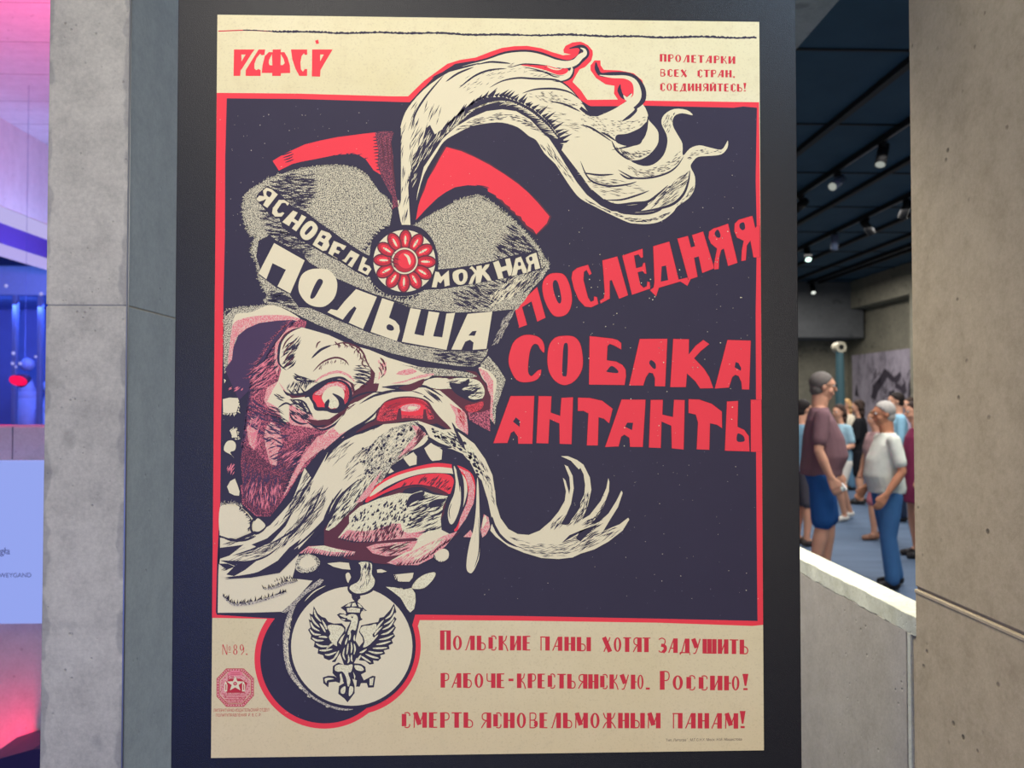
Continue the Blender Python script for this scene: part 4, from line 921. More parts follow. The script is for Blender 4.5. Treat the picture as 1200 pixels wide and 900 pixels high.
# lower lip
k.fill('n', 'K: 250,265 320,150 440,70 600,20 750,-5 880,15 965,75 985,180 960,310 900,400 840,470 770,480 740,400 780,280 700,200 520,190 350,240 270,285', sm=True)
k.fill('r', 'K: 265,250 330,160 430,90 560,45 700,15 800,20 880,38 945,85 965,160 955,260 900,370 850,445 830,440 860,380 900,300 920,200 900,110 860,70 800,50 700,45 560,80 430,140 330,220 280,262', sm=True)
k.fill('q', 'K: 850,40 930,75 962,160 955,270 905,370 855,440 870,360 915,260 925,170 900,90')
k.fill('c', 'K: 290,225 340,165 440,105 560,65 700,40 800,45 850,60 900,110 915,180 900,260 870,330 862,300 888,230 880,150 840,90 760,78 640,80 520,110 400,165 320,215', sm=True)
k.fill('r', 'K: 270,262 330,220 420,170 520,118 620,88 740,80 810,95 832,140 828,200 760,210 700,170 600,150 500,165 400,200 310,245', sm=True)
k.hatch('m', 'K: 480,150 620,100 760,95 820,150 800,195 700,170 600,145 500,165', -48, 46, 8, 1.3, 110)
k.fill('m', 'K: 370,235 450,190 560,160 680,160 760,190 790,215 700,230 600,200 500,210 420,250', sm=True)
k.fill('n', 'K: 520,180 620,165 700,200 760,215 640,220 560,215 500,225', sm=True)
# chin
k.fill('h', 'K: 90,490 160,400 160,350 230,290 350,240 480,205 560,210 620,190 700,215 790,225 760,290 745,370 750,440 800,465 700,520 600,590 520,580 600,500 560,480 430,500 330,510 200,515')
k.fill('c', 'K: 560,480 640,470 740,440 800,465 720,520 620,590 540,610 480,630 420,640 540,570 640,500')
k.fill('q', 'K: 95,490 150,440 240,450 330,440 440,400 490,400 500,450 560,460 660,440 600,490 450,500 330,515 200,515')
k.fill('q', 'K: 270,550 330,530 450,520 600,510 560,570 480,600 400,610 310,590')
k.fill('q', 'K: 400,650 520,600 640,540 760,480 850,450 780,540 690,620 600,665 460,665')
k.hatch('c', 'K: 480,620 600,570 720,500 800,470 700,560 580,640', -38, 60, 12, 1.3, 111)
k.hatch('c', 'K: 330,560 420,530 560,520 480,580', -25, 22, 12, 1.2, 112)
k.hatch('n', 'K: 170,360 300,280 520,220 560,300 600,400 480,440 300,440 180,440', -58, 120, 5, 2.0, 113, .2)
k.hatch('n', 'K: 520,220 700,215 790,235 750,360 745,440 620,460 520,420 560,320', -24, 90, 16, 1.5, 114, .1)
k.fill('n', 'K: 530,260 560,215 640,195 620,240 560,270 530,300', sm=True); k.fill('n', 'K: 670,270 720,245 780,245 740,280 680,300', sm=True)
k.hatch('m', 'K: 100,500 200,440 440,400 560,460 400,520 200,520', -62, 70, 9, 1.4, 115)
k.hatch('m', 'K: 280,560 560,515 500,600 330,600', -22, 34, 14, 1.4, 116)
k.fringe('m', 'K: 460,670 560,660 640,630 720,570 800,510', -50, 9, 2, 3.2, 117, .1)
k.fringe('n', 'K: 100,500 180,520 260,520 340,515', -60, 8, 2, 3.4, 118, .1)
k.fill('q', 'K: -160,590 -100,545 0,540 80,560 200,580 190,600 120,612 20,605 -60,590'); k.fill('h', 'K: -100,550 0,540 120,572 160,585 40,580')
k.fringe('n', 'K: -140,600 -60,600 20,610 120,615 180,605', -60, 8, 2, 3, 119, .1)
# drops
k.fill('n', 'K: 815,25 850,30 890,120 892,260 870,360 840,430 800,440 770,400 770,300 810,200 830,120', sm=True)
k.fill('c', 'K: 828,35 845,60 858,130 872,180 872,270 850,350 820,403 798,390 790,330 805,270 830,210 840,130', sm=True)
k.strokes('n', 1.0, 'K: 805,370 798,320 815,270;K: 845,60 862,140 868,200')
k.fill('q', 'K: 1010,490 1000,440 1020,340 1050,360 1060,420 1035,470'); k.fill('q', 'K: 890,485 935,440 960,490'); k.fill('c', 'K: 1008,430 1015,370 1030,345 1040,380 1020,420')
k.done()
# ------------------------------------------------------------------ moustache
k = Ink('moustache')
k.fill('n', 'J: 130,560 0,700 E: 800,640 700,720 640,800 580,900 B: 520,480 420,600 330,690 200,745 95,720 95,905 D: 90,110 200,190 130,210 300,200 480,170 620,30 B: 640,800 760,690 870,500 1000,370 1240,240 J: 380,760 470,700 600,600 660,520 590,455')
k.fill('c', 'J: 600,452 500,465 380,475 300,520 200,545 130,580 60,640 0,720 E: 790,650 740,740 690,830 B: 640,290 600,400 560,500 480,590 420,655 330,710 250,745 170,750 100,735 100,800 180,790 250,780 160,850 100,870 96,900 D: 100,110 150,110 195,130 100,165 96,185 130,200 D: 220,195 340,165 420,120 520,60 600,0 B: 600,810 700,700 790,590 840,490 880,445 960,390 1060,310 1160,230 K: 90,180 200,110 300,60 J: 400,700 480,640 560,600 640,540 645,490')
k.fill('f', 'J: 600,455 520,470 430,500 340,560 280,640 240,720 260,800 200,860 160,900 270,900 370,840 430,740 520,680 580,610 630,530')
k.fill('c', 'J: 420,490 330,500 240,560 100,700 0,860 0,720 120,590 300,510')
k.hatch('c', 'J: 560,480 600,470 620,520 540,620 420,700 330,800 240,880 230,760 300,620 400,520', -48, 150, 9, 1.5, 120)
k.dots('n', 'J: 230,640 330,560 480,500 590,480 610,560 500,650 400,740 330,830 250,880 200,880 230,760', 60, 1.2, 121, 1.6, -50)
k.fill('q', 'J: 560,480 640,500 650,540 560,640 470,690 540,600 590,540')
k.hatch('m', 'J: 590,500 645,500 640,560 540,650 400,760 330,860 270,900 350,800 480,690 580,600', -45, 60, 9, 1.1, 122)
k.fill('n', 'J: 570,455 660,500 665,540 630,520 595,480')
k.fill('c', 'J: 560,640 600,600 650,545 668,560 640,600 600,625', sm=True)
k.fill('h', 'K: 10,440 60,330 70,270 170,150 240,120 330,100 290,190 240,240 180,310 120,370 70,420 30,445')
k.hatch('n', 'K: 20,430 80,270 200,140 330,80 280,200 170,330 90,400', -52, 80, 11, 1.2, 123)
k.fill('q', 'K: 200,270 260,190 330,110 370,60 330,150 290,220 240,260')
k.strokes('n', 3.0, 'K: 220,120 140,190 80,270 50,350 10,420')
k.strokes('n', 2.4, 'B: 770,210 700,330 640,430 590,520 500,620;B: 820,480 780,600 690,700 600,780 470,880;B: 760,400 690,560 600,670 520,760;B: 700,480 620,640 520,720 430,770;B: 110,725 200,755 290,745;B: 180,850 330,800 430,730 530,640;B: 200,820 260,800;B: 880,420 810,520 760,620;D: 105,90 200,100 300,95 400,60 480,0;D: 130,200 240,190 340,170 440,120')
k.fill('n', 'D: 100,90 200,92 330,95 260,150 190,190 140,180 195,125'); k.fill('n', 'B: 470,880 540,800 620,740 560,830 480,900')
k.fill('n', 'B: 300,780 400,740 480,670 560,580 520,660 430,760 350,800')
k.hatch('n', 'B: 640,300 700,320 680,430 600,560 500,640 430,670 520,560 600,420', -55, 90, 13, .8, 124, .1)
k.hatch('n', 'B: 700,420 800,420 760,560 640,700 500,800 400,840 300,840 420,780 560,660', -52, 130, 15, .8, 125, .1)
k.hatch('n', 'B: 120,880 300,800 500,740 420,850 250,890', -14, 60, 13, .7, 126)
k.hatch('n', 'J: 0,700 100,600 200,560 160,650 60,760', -42, 26, 12, .6, 127)
k.hatch('n', 'B: 870,300 1000,170 1100,120 1000,260 900,400', -42, 46, 10, .7, 128)
k.hatch('n', 'D: 110,120 190,130 110,165', -20, 20, 6, .7, 129); k.hatch('n', 'B: 110,780 260,720 400,660 330,720 250,750 150,790', -20, 40, 10, .7, 130)
# right wing of the moustache
k.fill('n', 'J: 640,480 720,470 850,540 950,600 1050,720 1100,850 1100,900 1000,900 980,800 900,700 760,640 680,590')
RM = ('J: 600,452 680,480 760,510 830,505 880,540 960,600 1030,700 1075,800 1090,900 Q: 655,430 662,520 690,610 740,680 800,712 870,718 940,690 1010,630 1060,570 1100,500 1108,440 1088,352 1105,370 1122,430 1128,460 1135,420 1130,350 1098,270 1120,280 1150,340 1158,420 1140,520 1110,590 1075,650 1110,655 1160,600 1200,540 R: 0,510 25,460 30,400 20,330 0,290 '
      'Q: 1190,300 1140,245 1075,215 1120,215 1180,240 R: 20,270 60,350 70,430 45,540 10,620 60,590 130,500 165,420 178,355 185,380 182,440 150,530 110,600 60,655 120,635 180,580 230,500 262,435 270,450 240,540 190,620 145,695 200,670 250,650 305,608 312,620 270,690 180,760 90,810 0,838 Q: 1150,862 1060,872 950,865 840,832 740,790 660,730 625,690 630,660 Q: 640,640 610,500 570,370 535,330 500,260 450,200 380,170 300,160 230,110 J: 680,570 645,500')
k.fill('c', RM)
k.fill('h', 'J: 660,500 760,520 860,540 960,640 1000,800 940,690 840,620 720,580')
k.fill('n', 'Q: 225,100 240,95 300,130 380,160 330,165 260,140', sm=True)
k.strokes('n', 3.4, 'Q: 380,0 410,60 430,120 470,180;Q: 225,90 290,140 370,165;Q: 640,640 670,700 730,760 800,795;Q: 635,600 650,660 690,720;J: 830,505 870,570 900,640')
k.dots('n', 'J: 680,500 760,530 860,560 900,590 940,680 990,780 980,800 900,690 800,610 700,550', 34, 1.25, 131, 1.5, 35)
k.dots('n', 'Q: 440,110 520,200 590,330 560,330 500,250', 16, 1.1, 132, 1.6, 50)
k.hatch('n', 'J: 670,490 840,530 930,620 1000,780 900,680 760,590', 35, 46, 7, 1.0, 133)
k.hatch('n', 'Q: 500,180 600,280 640,420 660,540 620,480 580,360', 72, 56, 7, .7, 134)
k.hatch('n', 'Q: 740,720 900,780 1100,760 1200,700 1200,820 1080,860 950,860 800,800', lambda x, y: 22 - (x - 590) * .5, 110, 10, .6, 135)
k.hatch('n', 'R: 0,640 60,600 140,600 120,700 280,650 200,740 0,820', -28, 90, 12, .8, 136)
k.hatch('n', 'Q: 960,700 1060,600 1120,590 1080,680 R: 0,560 60,520 0,640', -50, 50, 10, .8, 137)
k.hatch('n', 'R: 0,520 30,450 60,450 40,540 5,600 Q: 1190,590', -65, 24, 8, .8, 138); k.hatch('n', 'R: 60,640 120,560 160,500 150,530 100,620', -50, 20, 8, .7, 139)
k.fill('n', 'Q: 1080,770 1130,720 1200,690 R: 0,690 -30,740 0,760 60,700 110,650 20,690 -50,730')
# hanging drop
k.fill('c', 'Q: 545,360 552,430 556,560 558,690 K: 992,600 975,660 950,708 930,716 910,690 912,620 930,520 955,430 970,300 976,130', sm=True)
k.strokes('n', 1.2, 'K: 985,360 992,500 985,600 960,680;K: 970,420 960,520')
k.done()
# ------------------------------------------------------------------ collar studs
k = Ink('collar_stud'); k.fill('c', 'E: 118,315 160,305 215,308 218,350 205,400 150,405 120,400'); k.fringe('c', 'E: 210,310 220,350 208,400 160,405 120,405', 60, 4, 2.2, 2.5, 140, .8); k.done()
k = Ink('collar_stud'); k.fill('c', 'E: 165,520 200,500 212,560 180,560'); k.fringe('c', 'E: 165,520 200,500 214,570 180,560', -60, 3, 2, 3, 141, .8); k.done()
k = Ink('collar_stud'); k.fill('c', 'E: 125,640 140,590 175,578 200,600 195,640 165,655 190,690 170,670', sm=True); k.done()
k = Ink('collar_stud'); k.fill('c', 'B: 145,410 165,375 195,358 212,400 225,440 222,468 190,465 160,450'); k.done(); k = Ink('collar_stud'); k.fill('c', 'E: 125,185 138,195 128,215'); k.done()
k = Ink('collar_stud'); k.fill('c', 'B: 100,540 160,530 230,540 270,575 300,605 290,640 285,690 240,725 170,738 100,715', sm=True); k.done()
k = Ink('collar_stud'); k.fringe('n', 'B: 230,540 290,600 300,640 285,690', 150, 5, 1.8, 1.6, 142, .5); k.done()
k = Ink('collar_stud'); k.fringe('s', 'B: 105,530 180,518 240,540', -90, 5, 1.8, 1.6, 143, .5); k.done()
k = Ink('collar_stud'); k.stroke('n', 'B: 320,615 300,640 300,690 330,710 370,690 395,660', 2.5, 'none', lay=True); k.fill('c', 'B: 310,660 330,620 350,615 390,658 350,695 318,690', sm=True); k.done()
k = Ink('collar_stud'); k.stroke('n', 'B: 105,725 170,750 260,750 330,725', 3.2, lay=True); k.done()
k = Ink('collar_stud'); k.hatch('p', 'B: 130,270 190,255 200,310 175,340 140,310', -60, 16, 8, 1, 144); k.hatch('p', 'E: 140,240 240,235 250,260 150,270', -40, 12, 5, 1, 145); k.done()
k = Ink('collar_stud'); k.fill('f', 'D: 580,130 600,70 660,50 720,70 738,110 700,155 640,170 600,160', sm=True); k.fill('c', 'D: 612,120 615,85 660,62 700,80 710,115 670,138 630,138', sm=True); k.fringe('c', 'D: 612,120 660,62 710,115 670,140 630,138 612,120', lambda x, y: math.degrees(math.atan2(y - 658, x - 361)), 4, 1.5, 2, 146, .3); k.done()
k = Ink('collar_stud'); k.fill('c', 'Z: 445,180 500,175 572,168 565,200 545,225 480,225 455,210'); k.fringe('n', 'Z: 450,190 470,235 520,235', -70, 5, 1.6, 2.6, 147, .1); k.done()
k = Ink('collar_stud'); k.fill('h', 'Z: 560,262 590,215 640,180 700,165 712,182 685,225 640,265 590,272', sm=True); k.done()
k = Ink('collar_stud'); k.fill('h', 'Z: 395,258 450,262 510,275 560,265 582,300 585,350 575,400 550,422 530,400 490,330 440,290'); k.hatch('c', 'Z: 400,262 560,270 585,350 555,418 480,320', 60, 50, 4, 1, 148); k.done()
k = Ink('collar_stud'); k.fill('c', 'K: 700,610 720,580 765,560 795,580 792,620 760,642 730,640', sm=True); k.fringe('n', 'K: 700,610 720,645 760,650', -80, 4, 1.4, 2.4, 149, .1); k.done()
k = Ink('collar_stud'); k.fill('c', 'Z: 20,108 100,100 185,108 190,150 120,145 60,130'); k.done(); k = Ink('collar_stud'); k.fill('c', 'Z: 338,148 365,145 402,160 370,168 340,168'); k.done()
k = Ink('collar_stud'); k.fill('c', 'Z: 138,180 160,168 175,210 165,235 148,225', sm=True); k.done()
k = Ink('neck_fur')
# fur of the neck in the lower left corner
k.fill('s', 'D: 560,360 640,280 740,205 762,215 740,245 640,310 570,380 520,425 490,420'); k.strokes('c', 1.4, 'D: 775,250 700,290 640,350')
k.fringe('n', 'D: 120,320 180,365 260,365 340,350 420,330 520,290', -75, 6, 2, 1.8, 150, .3); k.strokes('s', 3.2, 'D: 120,320 180,370 260,368 340,352 430,325 530,290;D: 380,275 450,262 520,235 590,225')
k.fringe('n', 'D: 380,270 450,255 520,225 600,222', -110, 5, 1.6, 2.2, 151, .3); k.fringe('n', 'D: 450,225 520,205 590,215', -110, 4, 1.4, 2.4, 152, .3)
k.done()
# ------------------------------------------------------------------ medal
k = Ink('medal')
k.disc('n', 411.5, 757, 75.0, 74.4, 64)
k.layer(); k.stroke('s', 'D: 655,290 580,360 545,440 520,540 520,650 530,740 W: 440,215 490,275 560,330 640,370 700,385 745,385', [2, 5, 6, 6, 6, 6, 6, 6, 5, 2])
k.hatch('c', 'D: 540,450 560,450 535,640 550,800 620,900 W: 520,330 640,385 600,375 480,290 420,190 395,60 D: 505,650 515,520', lambda x, y: math.degrees(math.atan2(y - 757, x - 411)) + 60, 160, 4, 1, 160)
k.disc('n', 412.5, 757, 74.2, 73.2, 64); k.disc('c', 412.5, 756.7, 71.0, 69.8, 64)
# ring
k.fill('n', 'D: 925,95 1000,90 1075,100 1080,170 1098,220 1080,280 1020,310 950,312 915,280 920,230 940,180', sm=True)
k.fill('h', 'D: 985,105 1065,108 1068,175 1088,215 1075,260 1030,292 970,300 930,275 935,250 980,225 1000,180', sm=True)
k.fill('n', 'D: 950,110 985,108 1000,140 985,200 945,245 935,200 950,160', sm=True); k.hatch('n', 'D: 1000,105 1065,110 1070,180 1040,250 980,280 1000,200', 100, 26, 8, .8, 161)
k.fill('c', 'D: 1010,150 1030,180 1020,230 990,250 1010,200', sm=True); k.hatch('n', 'D: 1010,105 1060,105 1060,160 1020,150', 85, 14, 7, 1.2, 162)
k.strokes('n', 5, 'D: 960,305 965,330 960,345', taper='none'); k.disc('n', 415.5, 699.5, 3, 2.2); k.disc('n', 420, 700, 2.6, 2.2); k.disc('c', 418, 700.5, .9)
k.done()
k = Ink('eagle_emblem')
k.fill('n', 'a: 372,100 385,95 390,110 405,120 415,105 440,98 430,120 415,150 445,175 460,195 482,212 445,215 435,240 440,262 452,272 430,285 425,310 400,420 430,470 420,520 390,580 440,585 470,605 475,640 440,660 460,700 520,668 542,672 530,750 490,752 480,720 440,720 430,745 405,745 410,700 380,690 395,740 395,790 365,830 345,855 325,830 280,795 285,740 320,720 300,680 290,720 262,710 215,715 210,750 175,720 172,680 210,668 250,670 268,680 240,650 242,600 280,575 320,590 295,520 300,440 340,340 365,290 330,290 300,275 270,240 290,228 320,232 330,240 335,232 330,215 296,190 330,170 370,150 395,145 380,130')
k.fill('n', 'a: 108,178 135,230 165,255 190,262 210,290 250,302 305,300 332,330 330,370 300,400 282,435 310,460 300,500 280,530 260,572 235,572 250,545 215,560 180,545 175,525 135,512 140,480 108,465 115,430 85,410 90,385 68,345 85,330 72,270 90,280 78,230 100,240')
k.fill('n', 'a: 672,160 645,205 600,255 570,262 560,290 500,302 440,315 425,360 450,400 455,430 430,460 400,490 395,530 430,560 470,565 500,590 530,585 525,560 560,565 580,545 575,525 610,515 600,490 640,480 635,455 665,440 655,415 680,390 665,365 685,330 668,305 690,270 672,250 688,220')
# light cuts: shoulders, feathers, body, head, crown
k.layer()
k.fill('h', 'a: 215,312 270,312 310,325 322,350 300,385 272,430 270,460 240,440 215,400 225,370 205,330', sm=True)
k.fill('h', 'a: 545,305 500,315 450,322 432,355 455,390 465,430 455,470 500,450 530,410 520,380 545,350', sm=True)
def feather(p, w, col='h'): k.stroke(col, p, w, 'both')
k.layer()
for q in ('110,200 125,250 160,290', '90,250 110,290 150,330', '85,290 105,330 150,355', '80,340 110,375 160,380', '95,400 130,420 180,420', '120,440 160,460 220,460', '145,490 190,490 240,480', '185,520 220,520 270,500', '240,560 265,530 285,490',
          '165,275 190,320 200,345', '150,300 175,335 190,365', '195,480 230,450 250,440', '140,395 180,395 205,400',
          '672,180 650,240 610,270', '680,225 650,280 600,310', '675,270 640,320 590,345', '675,325 630,365 580,380', '670,380 620,405 565,415', '650,425 600,440 545,450', '625,470 575,475 520,475', '595,505 545,508 490,495', '565,545 520,535 470,515', '510,575 470,550 440,530', '440,520 425,545 405,560',
          '600,275 560,320 550,345', '590,320 550,360 535,385', '560,380 530,410 515,430', '480,480 450,500 430,505'):
    feather('a: ' + q, 2.3)
for q in ('350,440 345,480 340,520', '370,430 375,470 370,510', '390,440 398,480 390,520', '325,470 315,520 330,560', '350,520 355,560 345,580', '375,520 372,550 380,570', '365,360 362,400 355,420', '345,400 335,430 330,450', '395,380 392,410 395,425'):
    feather('a: ' + q, 1.9)
k.fill('h', 'a: 345,245 380,235 410,245 418,275 410,320 400,350 375,345 355,380 345,370 365,310 370,280 345,270', sm=True)
k.fill('h', 'a: 290,240 320,238 345,255 330,262 300,250', sm=True); k.fill('h', 'a: 300,268 330,272 320,280', sm=True); k.disc('n', 350 + 378 / 6, 680 + 258 / 6, 1, 1)
k.fill('h', 'a: 340,195 380,188 435,198 430,225 345,222'); k.fill('h', 'a: 330,182 355,160 372,158 362,182'); k.fill('h', 'a: 378,160 398,155 410,180 375,182'); k.fill('h', 'a: 415,160 435,170 450,192 425,185'); k.fill('h', 'a: 450,205 462,205 470,210 455,212')
k.layer(); k.strokes('n', 1.1, 'a: 338,205 435,210;a: 360,190 362,222;a: 385,190 387,222;a: 410,192 410,222')
k.fill('h', 'a: 260,600 300,588 340,595 380,590 370,640 350,650 365,700 355,740 345,735 335,680 310,640 280,640 258,630', sm=True)
k.fill('h', 'a: 395,595 440,600 460,625 440,635 405,625', sm=True); k.fill('h', 'a: 185,690 215,682 250,690 205,700 195,720', sm=True); k.fill('h', 'a: 500,690 530,680 520,735 500,735')
k.fill('h', 'a: 300,760 330,742 325,790 300,790', sm=True); k.fill('h', 'a: 360,745 385,750 380,790 355,810', sm=True); k.fill('h', 'a: 290,660 300,650 315,700 300,720'); k.fill('h', 'a: 385,640 400,670 395,700')
k.done()
# ------------------------------------------------------------------ stroke lettering for the small texts
# each glyph: width, then strokes 'T'hick / 'M'edium / 't'hin with points on a unit box, y down
LMAX = LAY[0]
G = {
 'П': (.62, 'T .12,0 .12,1|t .05,.03 .58,.03|T .50,0 .50,1'), 'п': (.62, 't .1,0 .1,1|t .05,.04 .58,.04|T .48,0 .48,1'),
 'О': (.62, 'O .31,.5 .29,.5'), 'Л': (.66, 't .05,.98 .12,.97 .38,.02|T .50,0 .50,1'), 'Ь': (.56, 'T .13,0 .13,1|t .13,.5 .36,.5 .48,.62 .50,.78 .42,.95 .13,.97'),
 'С': (.55, 'T .17,.10 .17,.90|t .48,.24 .47,.10 .36,.01 .2,.05|t .48,.76 .47,.90 .36,.99 .2,.95'), 'К': (.60, 'T .13,0 .13,1|t .48,0 .42,.28 .22,.48|t .26,.46 .44,.68 .55,1.05'),
 'И': (.64, 'T .12,0 .12,1|t .2,.92 .48,.08|T .52,0 .52,1'), 'Е': (.52, 'T .13,0 .13,1|t .13,.03 .46,.03|t .13,.48 .42,.48|t .13,.97 .46,.97'),
 'А': (.66, 't .06,1 .12,.85 .40,.02|t .18,.68 .46,.68|T .50,0 .50,1'), 'Н': (.62, 'T .12,0 .12,1|t .12,.5 .5,.5|T .50,0 .50,1'), 'Ы': (.86, 'T .13,0 .13,1|t .13,.5 .36,.5 .48,.62 .50,.78 .42,.95 .13,.97|T .70,0 .70,1'),
 'Х': (.66, 'T .10,0 .54,1|t .54,0 .1,1'), 'Т': (.56, 't .0,.03 .56,.03|T .28,0 .28,1'), 'Я': (.62, 'T .50,0 .50,1|t .48,.04 .26,.03 .12,.14 .12,.38 .26,.5 .48,.5|t .36,.5 .22,.7 .06,1'),
 'З': (.52, 't .05,.1 .25,.0 .44,.12 .42,.38 .2,.48|M .2,.48 .42,.55 .46,.78 .30,.98|t .30,.98 .12,.95 .04,.86'), 'Д': (.70, 't .05,1.12 .05,.97 .14,.95 .38,.02|T .50,0 .50,1|t .05,.97 .66,.97 .66,1.12'),
 'У': (.60, 'T .08,0 .30,.62|t .52,0 .36,.6 .22,.98 .08,1'), 'Ш': (.88, 'T .12,0 .12,1|T .43,0 .43,1|T .74,0 .74,1|t .1,.97 .8,.97'), 'Р': (.54, 'T .13,0 .13,1|t .13,.03 .36,.03 .48,.14 .48,.38 .36,.5 .13,.5'),
 'Б': (.56, 'T .13,0 .13,1|t .13,.03 .46,.03|t .13,.46 .36,.46 .48,.58 .49,.8 .38,.97 .13,.97'), 'Ч': (.60, 't .1,0 .1,.42 .2,.54 .46,.52|T .48,0 .48,1'), 'Ю': (.88, 'T .12,0 .12,1|t .12,.5 .36,.5|O .60,.5 .22,.5'),
 'Ъ': (.6, 't 0,.03 .2,.03|T .2,0 .2,1|t .2,.5 .4,.5 .52,.62 .52,.8 .4,.97 .2,.97'), 'М': (.80, 't .08,1 .10,0|T .14,0 .38,.8|t .38,.8 .62,0|T .66,0 .66,1'), 'В': (.56, 't .10,0 .10,1|t .1,.03 .34,.03 .44,.14 .42,.38 .3,.48 .1,.48|t .3,.48 .48,.6 .49,.82 .36,.97 .1,.97|M .42,.56 .46,.7 .42,.9'),
 'Ж': (.86, 'T .42,0 .42,1|t .08,0 .18,.3 .40,.5|t .40,.48 .2,.7 .06,1|t .76,0 .66,.3 .44,.5|t .44,.48 .64,.7 .80,1'), 'Й': (.64, 'T .12,0 .12,1|t .2,.92 .48,.08|T .52,0 .52,1|t .2,-.14 .32,-.08 .44,-.14'),
 '!': (.26, 'E .14,-.15 .14,.68|D .14,.90'), '-': (.36, 'M .04,.5 .32,.5'), '.': (.24, 'D .1,.95'), ',': (.24, 'D .1,.92|t .14,.95 .08,1.1'), ' ': (.42, ''),
 'N': (.66, 't .1,0 .1,1|M .12,0 .5,1|t .52,0 .52,1'), '8': (.5, 'O .25,.26 .18,.25|O .25,.74 .22,.26'), '9': (.5, 'O .25,.3 .2,.3|t .44,.3 .42,.7 .2,1'), 'o': (.34, 'O .16,.3 .13,.22|t .04,.68 .28,.68'), 'Г': (.5, 'T .13,0 .13,1|t .13,.03 .46,.03'),
}
def letter(k, col, ch, x, y, h, wsc, sl, tw):
    wd, st = G[ch]
    X = lambda u, v: (x + u * wsc, y + v * h + sl * (u * wsc))
    for s_ in st.split('|'):
        if not s_: continue
        p = s_.split(); c = p[0]; LAY[0] += 1; pts = [tuple(map(float, q.split(','))) for q in p[1:]]
        if c == 'O':
            (cx, cy), (rx, ry) = pts; rx -= .02
            n = 20; out = [X(cx + rx * math.cos(2 * PI * i / n), cy + ry * math.sin(2 * PI * i / n)) for i in range(n)]
            ix = rx * (0.40 if tw[0] > .16 * h else .55); inn = [X(cx + ix * math.cos(2 * PI * i / n), cy + ry * .84 * math.sin(2 * PI * i / n)) for i in range(n)]
            k.fill(col, out, [inn], hsm=False, lay=False)
        elif c == 'D': k.stroke(col, [X(pts[0][0], pts[0][1] - .07), X(pts[0][0], pts[0][1] + .07)], tw[0] * .9, 'none', sm=False)
        elif c == 'E': k.stroke(col, [X(*pts[0]), X(*pts[1])], [tw[0] * 1.25, tw[0] * .35], sm=False)
        else: k.stroke(col, [X(*q) for q in pts], {'T': tw[0], 'M': tw[0] * .75, 't': tw[1]}[c], 'none', sm=len(pts) > 3)
def line(nm, col, s, x0, x1, y0, y1, h, tw, caps={}, hcap=None):
    """lay a line of glyphs from x0 to x1 along a baseline-top running y0 to y1"""
    k = Ink(nm, base=30); k.layer(); tot = sum(G[c][0] + .10 for c in s) - .10; sc_ = (x1 - x0) / tot; x = x0
    for i, c in enumerate(s):
        y = y0 + (y1 - y0) * (x - x0) / (x1 - x0)
        if i in caps: letter(k, col, c, x, y - hcap, h + hcap, sc_, (y1 - y0) / (x1 - x0), tw)
        else: letter(k, col, c, x, y, h, sc_, (y1 - y0) / (x1 - x0), tw)
        x += (G[c][0] + .10) * sc_
    k.done()
RT = 'k'
line('printed_word', RT, 'ПРОЛЕТАРКИ', 773.0, 861.5, 63.8, 66.5, 8.6, (2.9, 1.0))
line('printed_word', RT, 'ВСЕХ', 773, 805.5, 81.4, 82.2, 8.2, (2.7, 1.0)); line('printed_word', RT, 'СТРАН,', 816.5, 861.5, 82.2, 82.6, 8.4, (2.7, 1.0))
line('printed_word', RT, 'СОЕДИНЯЙТЕСЬ!', 772.8, 874, 97.8, 98.8, 8.8, (2.7, 1.0))
line('printed_word', RT, 'ПОЛЬСКИЕ', 516, 622.5, 744.5, 745.0, 17, (5.2, 1.3), {0: 1}, 6)
line('printed_word', RT, 'паны'.replace('п', 'п').upper().replace('П', 'п', 1), 632, 693, 745.5, 746.5, 16.5, (5.2, 1.3))
line('printed_word', RT, 'ХОТЯТ', 706, 762, 746.5, 747, 17, (5.2, 1.3)); line('printed_word', RT, 'ЗАДУШИТЬ', 771, 877, 747.5, 749.5, 17, (5.2, 1.3))
line('printed_word', RT, 'РАБОЧЕ', 516.5, 592, 788.5, 789, 17, (5.2, 1.3)); line('printed_word', RT, '-', 595, 602.5, 789, 789, 15, (4, 1.3))
line('printed_word', RT, 'КРЕСТЬЯНСКУЮ.', 606, 761.5, 789, 790.5, 17, (5.2, 1.3)); line('printed_word', RT, 'РОССИЮ!', 773, 876, 791, 792, 17, (5.6, 1.3), {0: 1}, 5)
line('printed_word', RT, 'СМЕРТЬ', 470, 555, 834.5, 834.5, 18, (5.4, 1.3)); line('printed_word', RT, 'ЯСНОВЕЛЬМОЖНЫМ', 563, 774, 834.8, 835.2, 18, (5.4, 1.3)); line('printed_word', RT, 'пАНАМ!', 787, 872.5, 835.2, 835.6, 18, (5.4, 1.3))
line('printed_word', RT, 'N', 260, 268, 755, 755, 12, (1.2, .6)); line('printed_word', RT, 'o', 267.5, 271.5, 756, 756, 12, (.7, .5)); line('printed_word', RT, '89.', 272.8, 291, 755, 755, 12, (1.6, .8))
def print_text(s, x, y, h, wid, mat):
    a = on_y(x, y, YP); b_ = on_y(x + wid, y, YP); LAY[0] += 1
    text_mesh(s, h * 1.46 / 900 / 0.70, mat, poster, (a.x - PX, -0.0012 - LAY[0] * 0.7e-6, a.z - PZ), name='small_print', width=b_.x - a.x)
print_text('ЛИТЕРАТУРНО-ИЗДАТЕЛЬСКИЙ ОТДЕЛ', 250.3, 834.0, 3.4, 65, INK['d'])
print_text('ПОЛИТУПРАВЛЕНИЯ  Р. В. С. Р.', 253, 839.6, 3.2, 53, INK['d'])
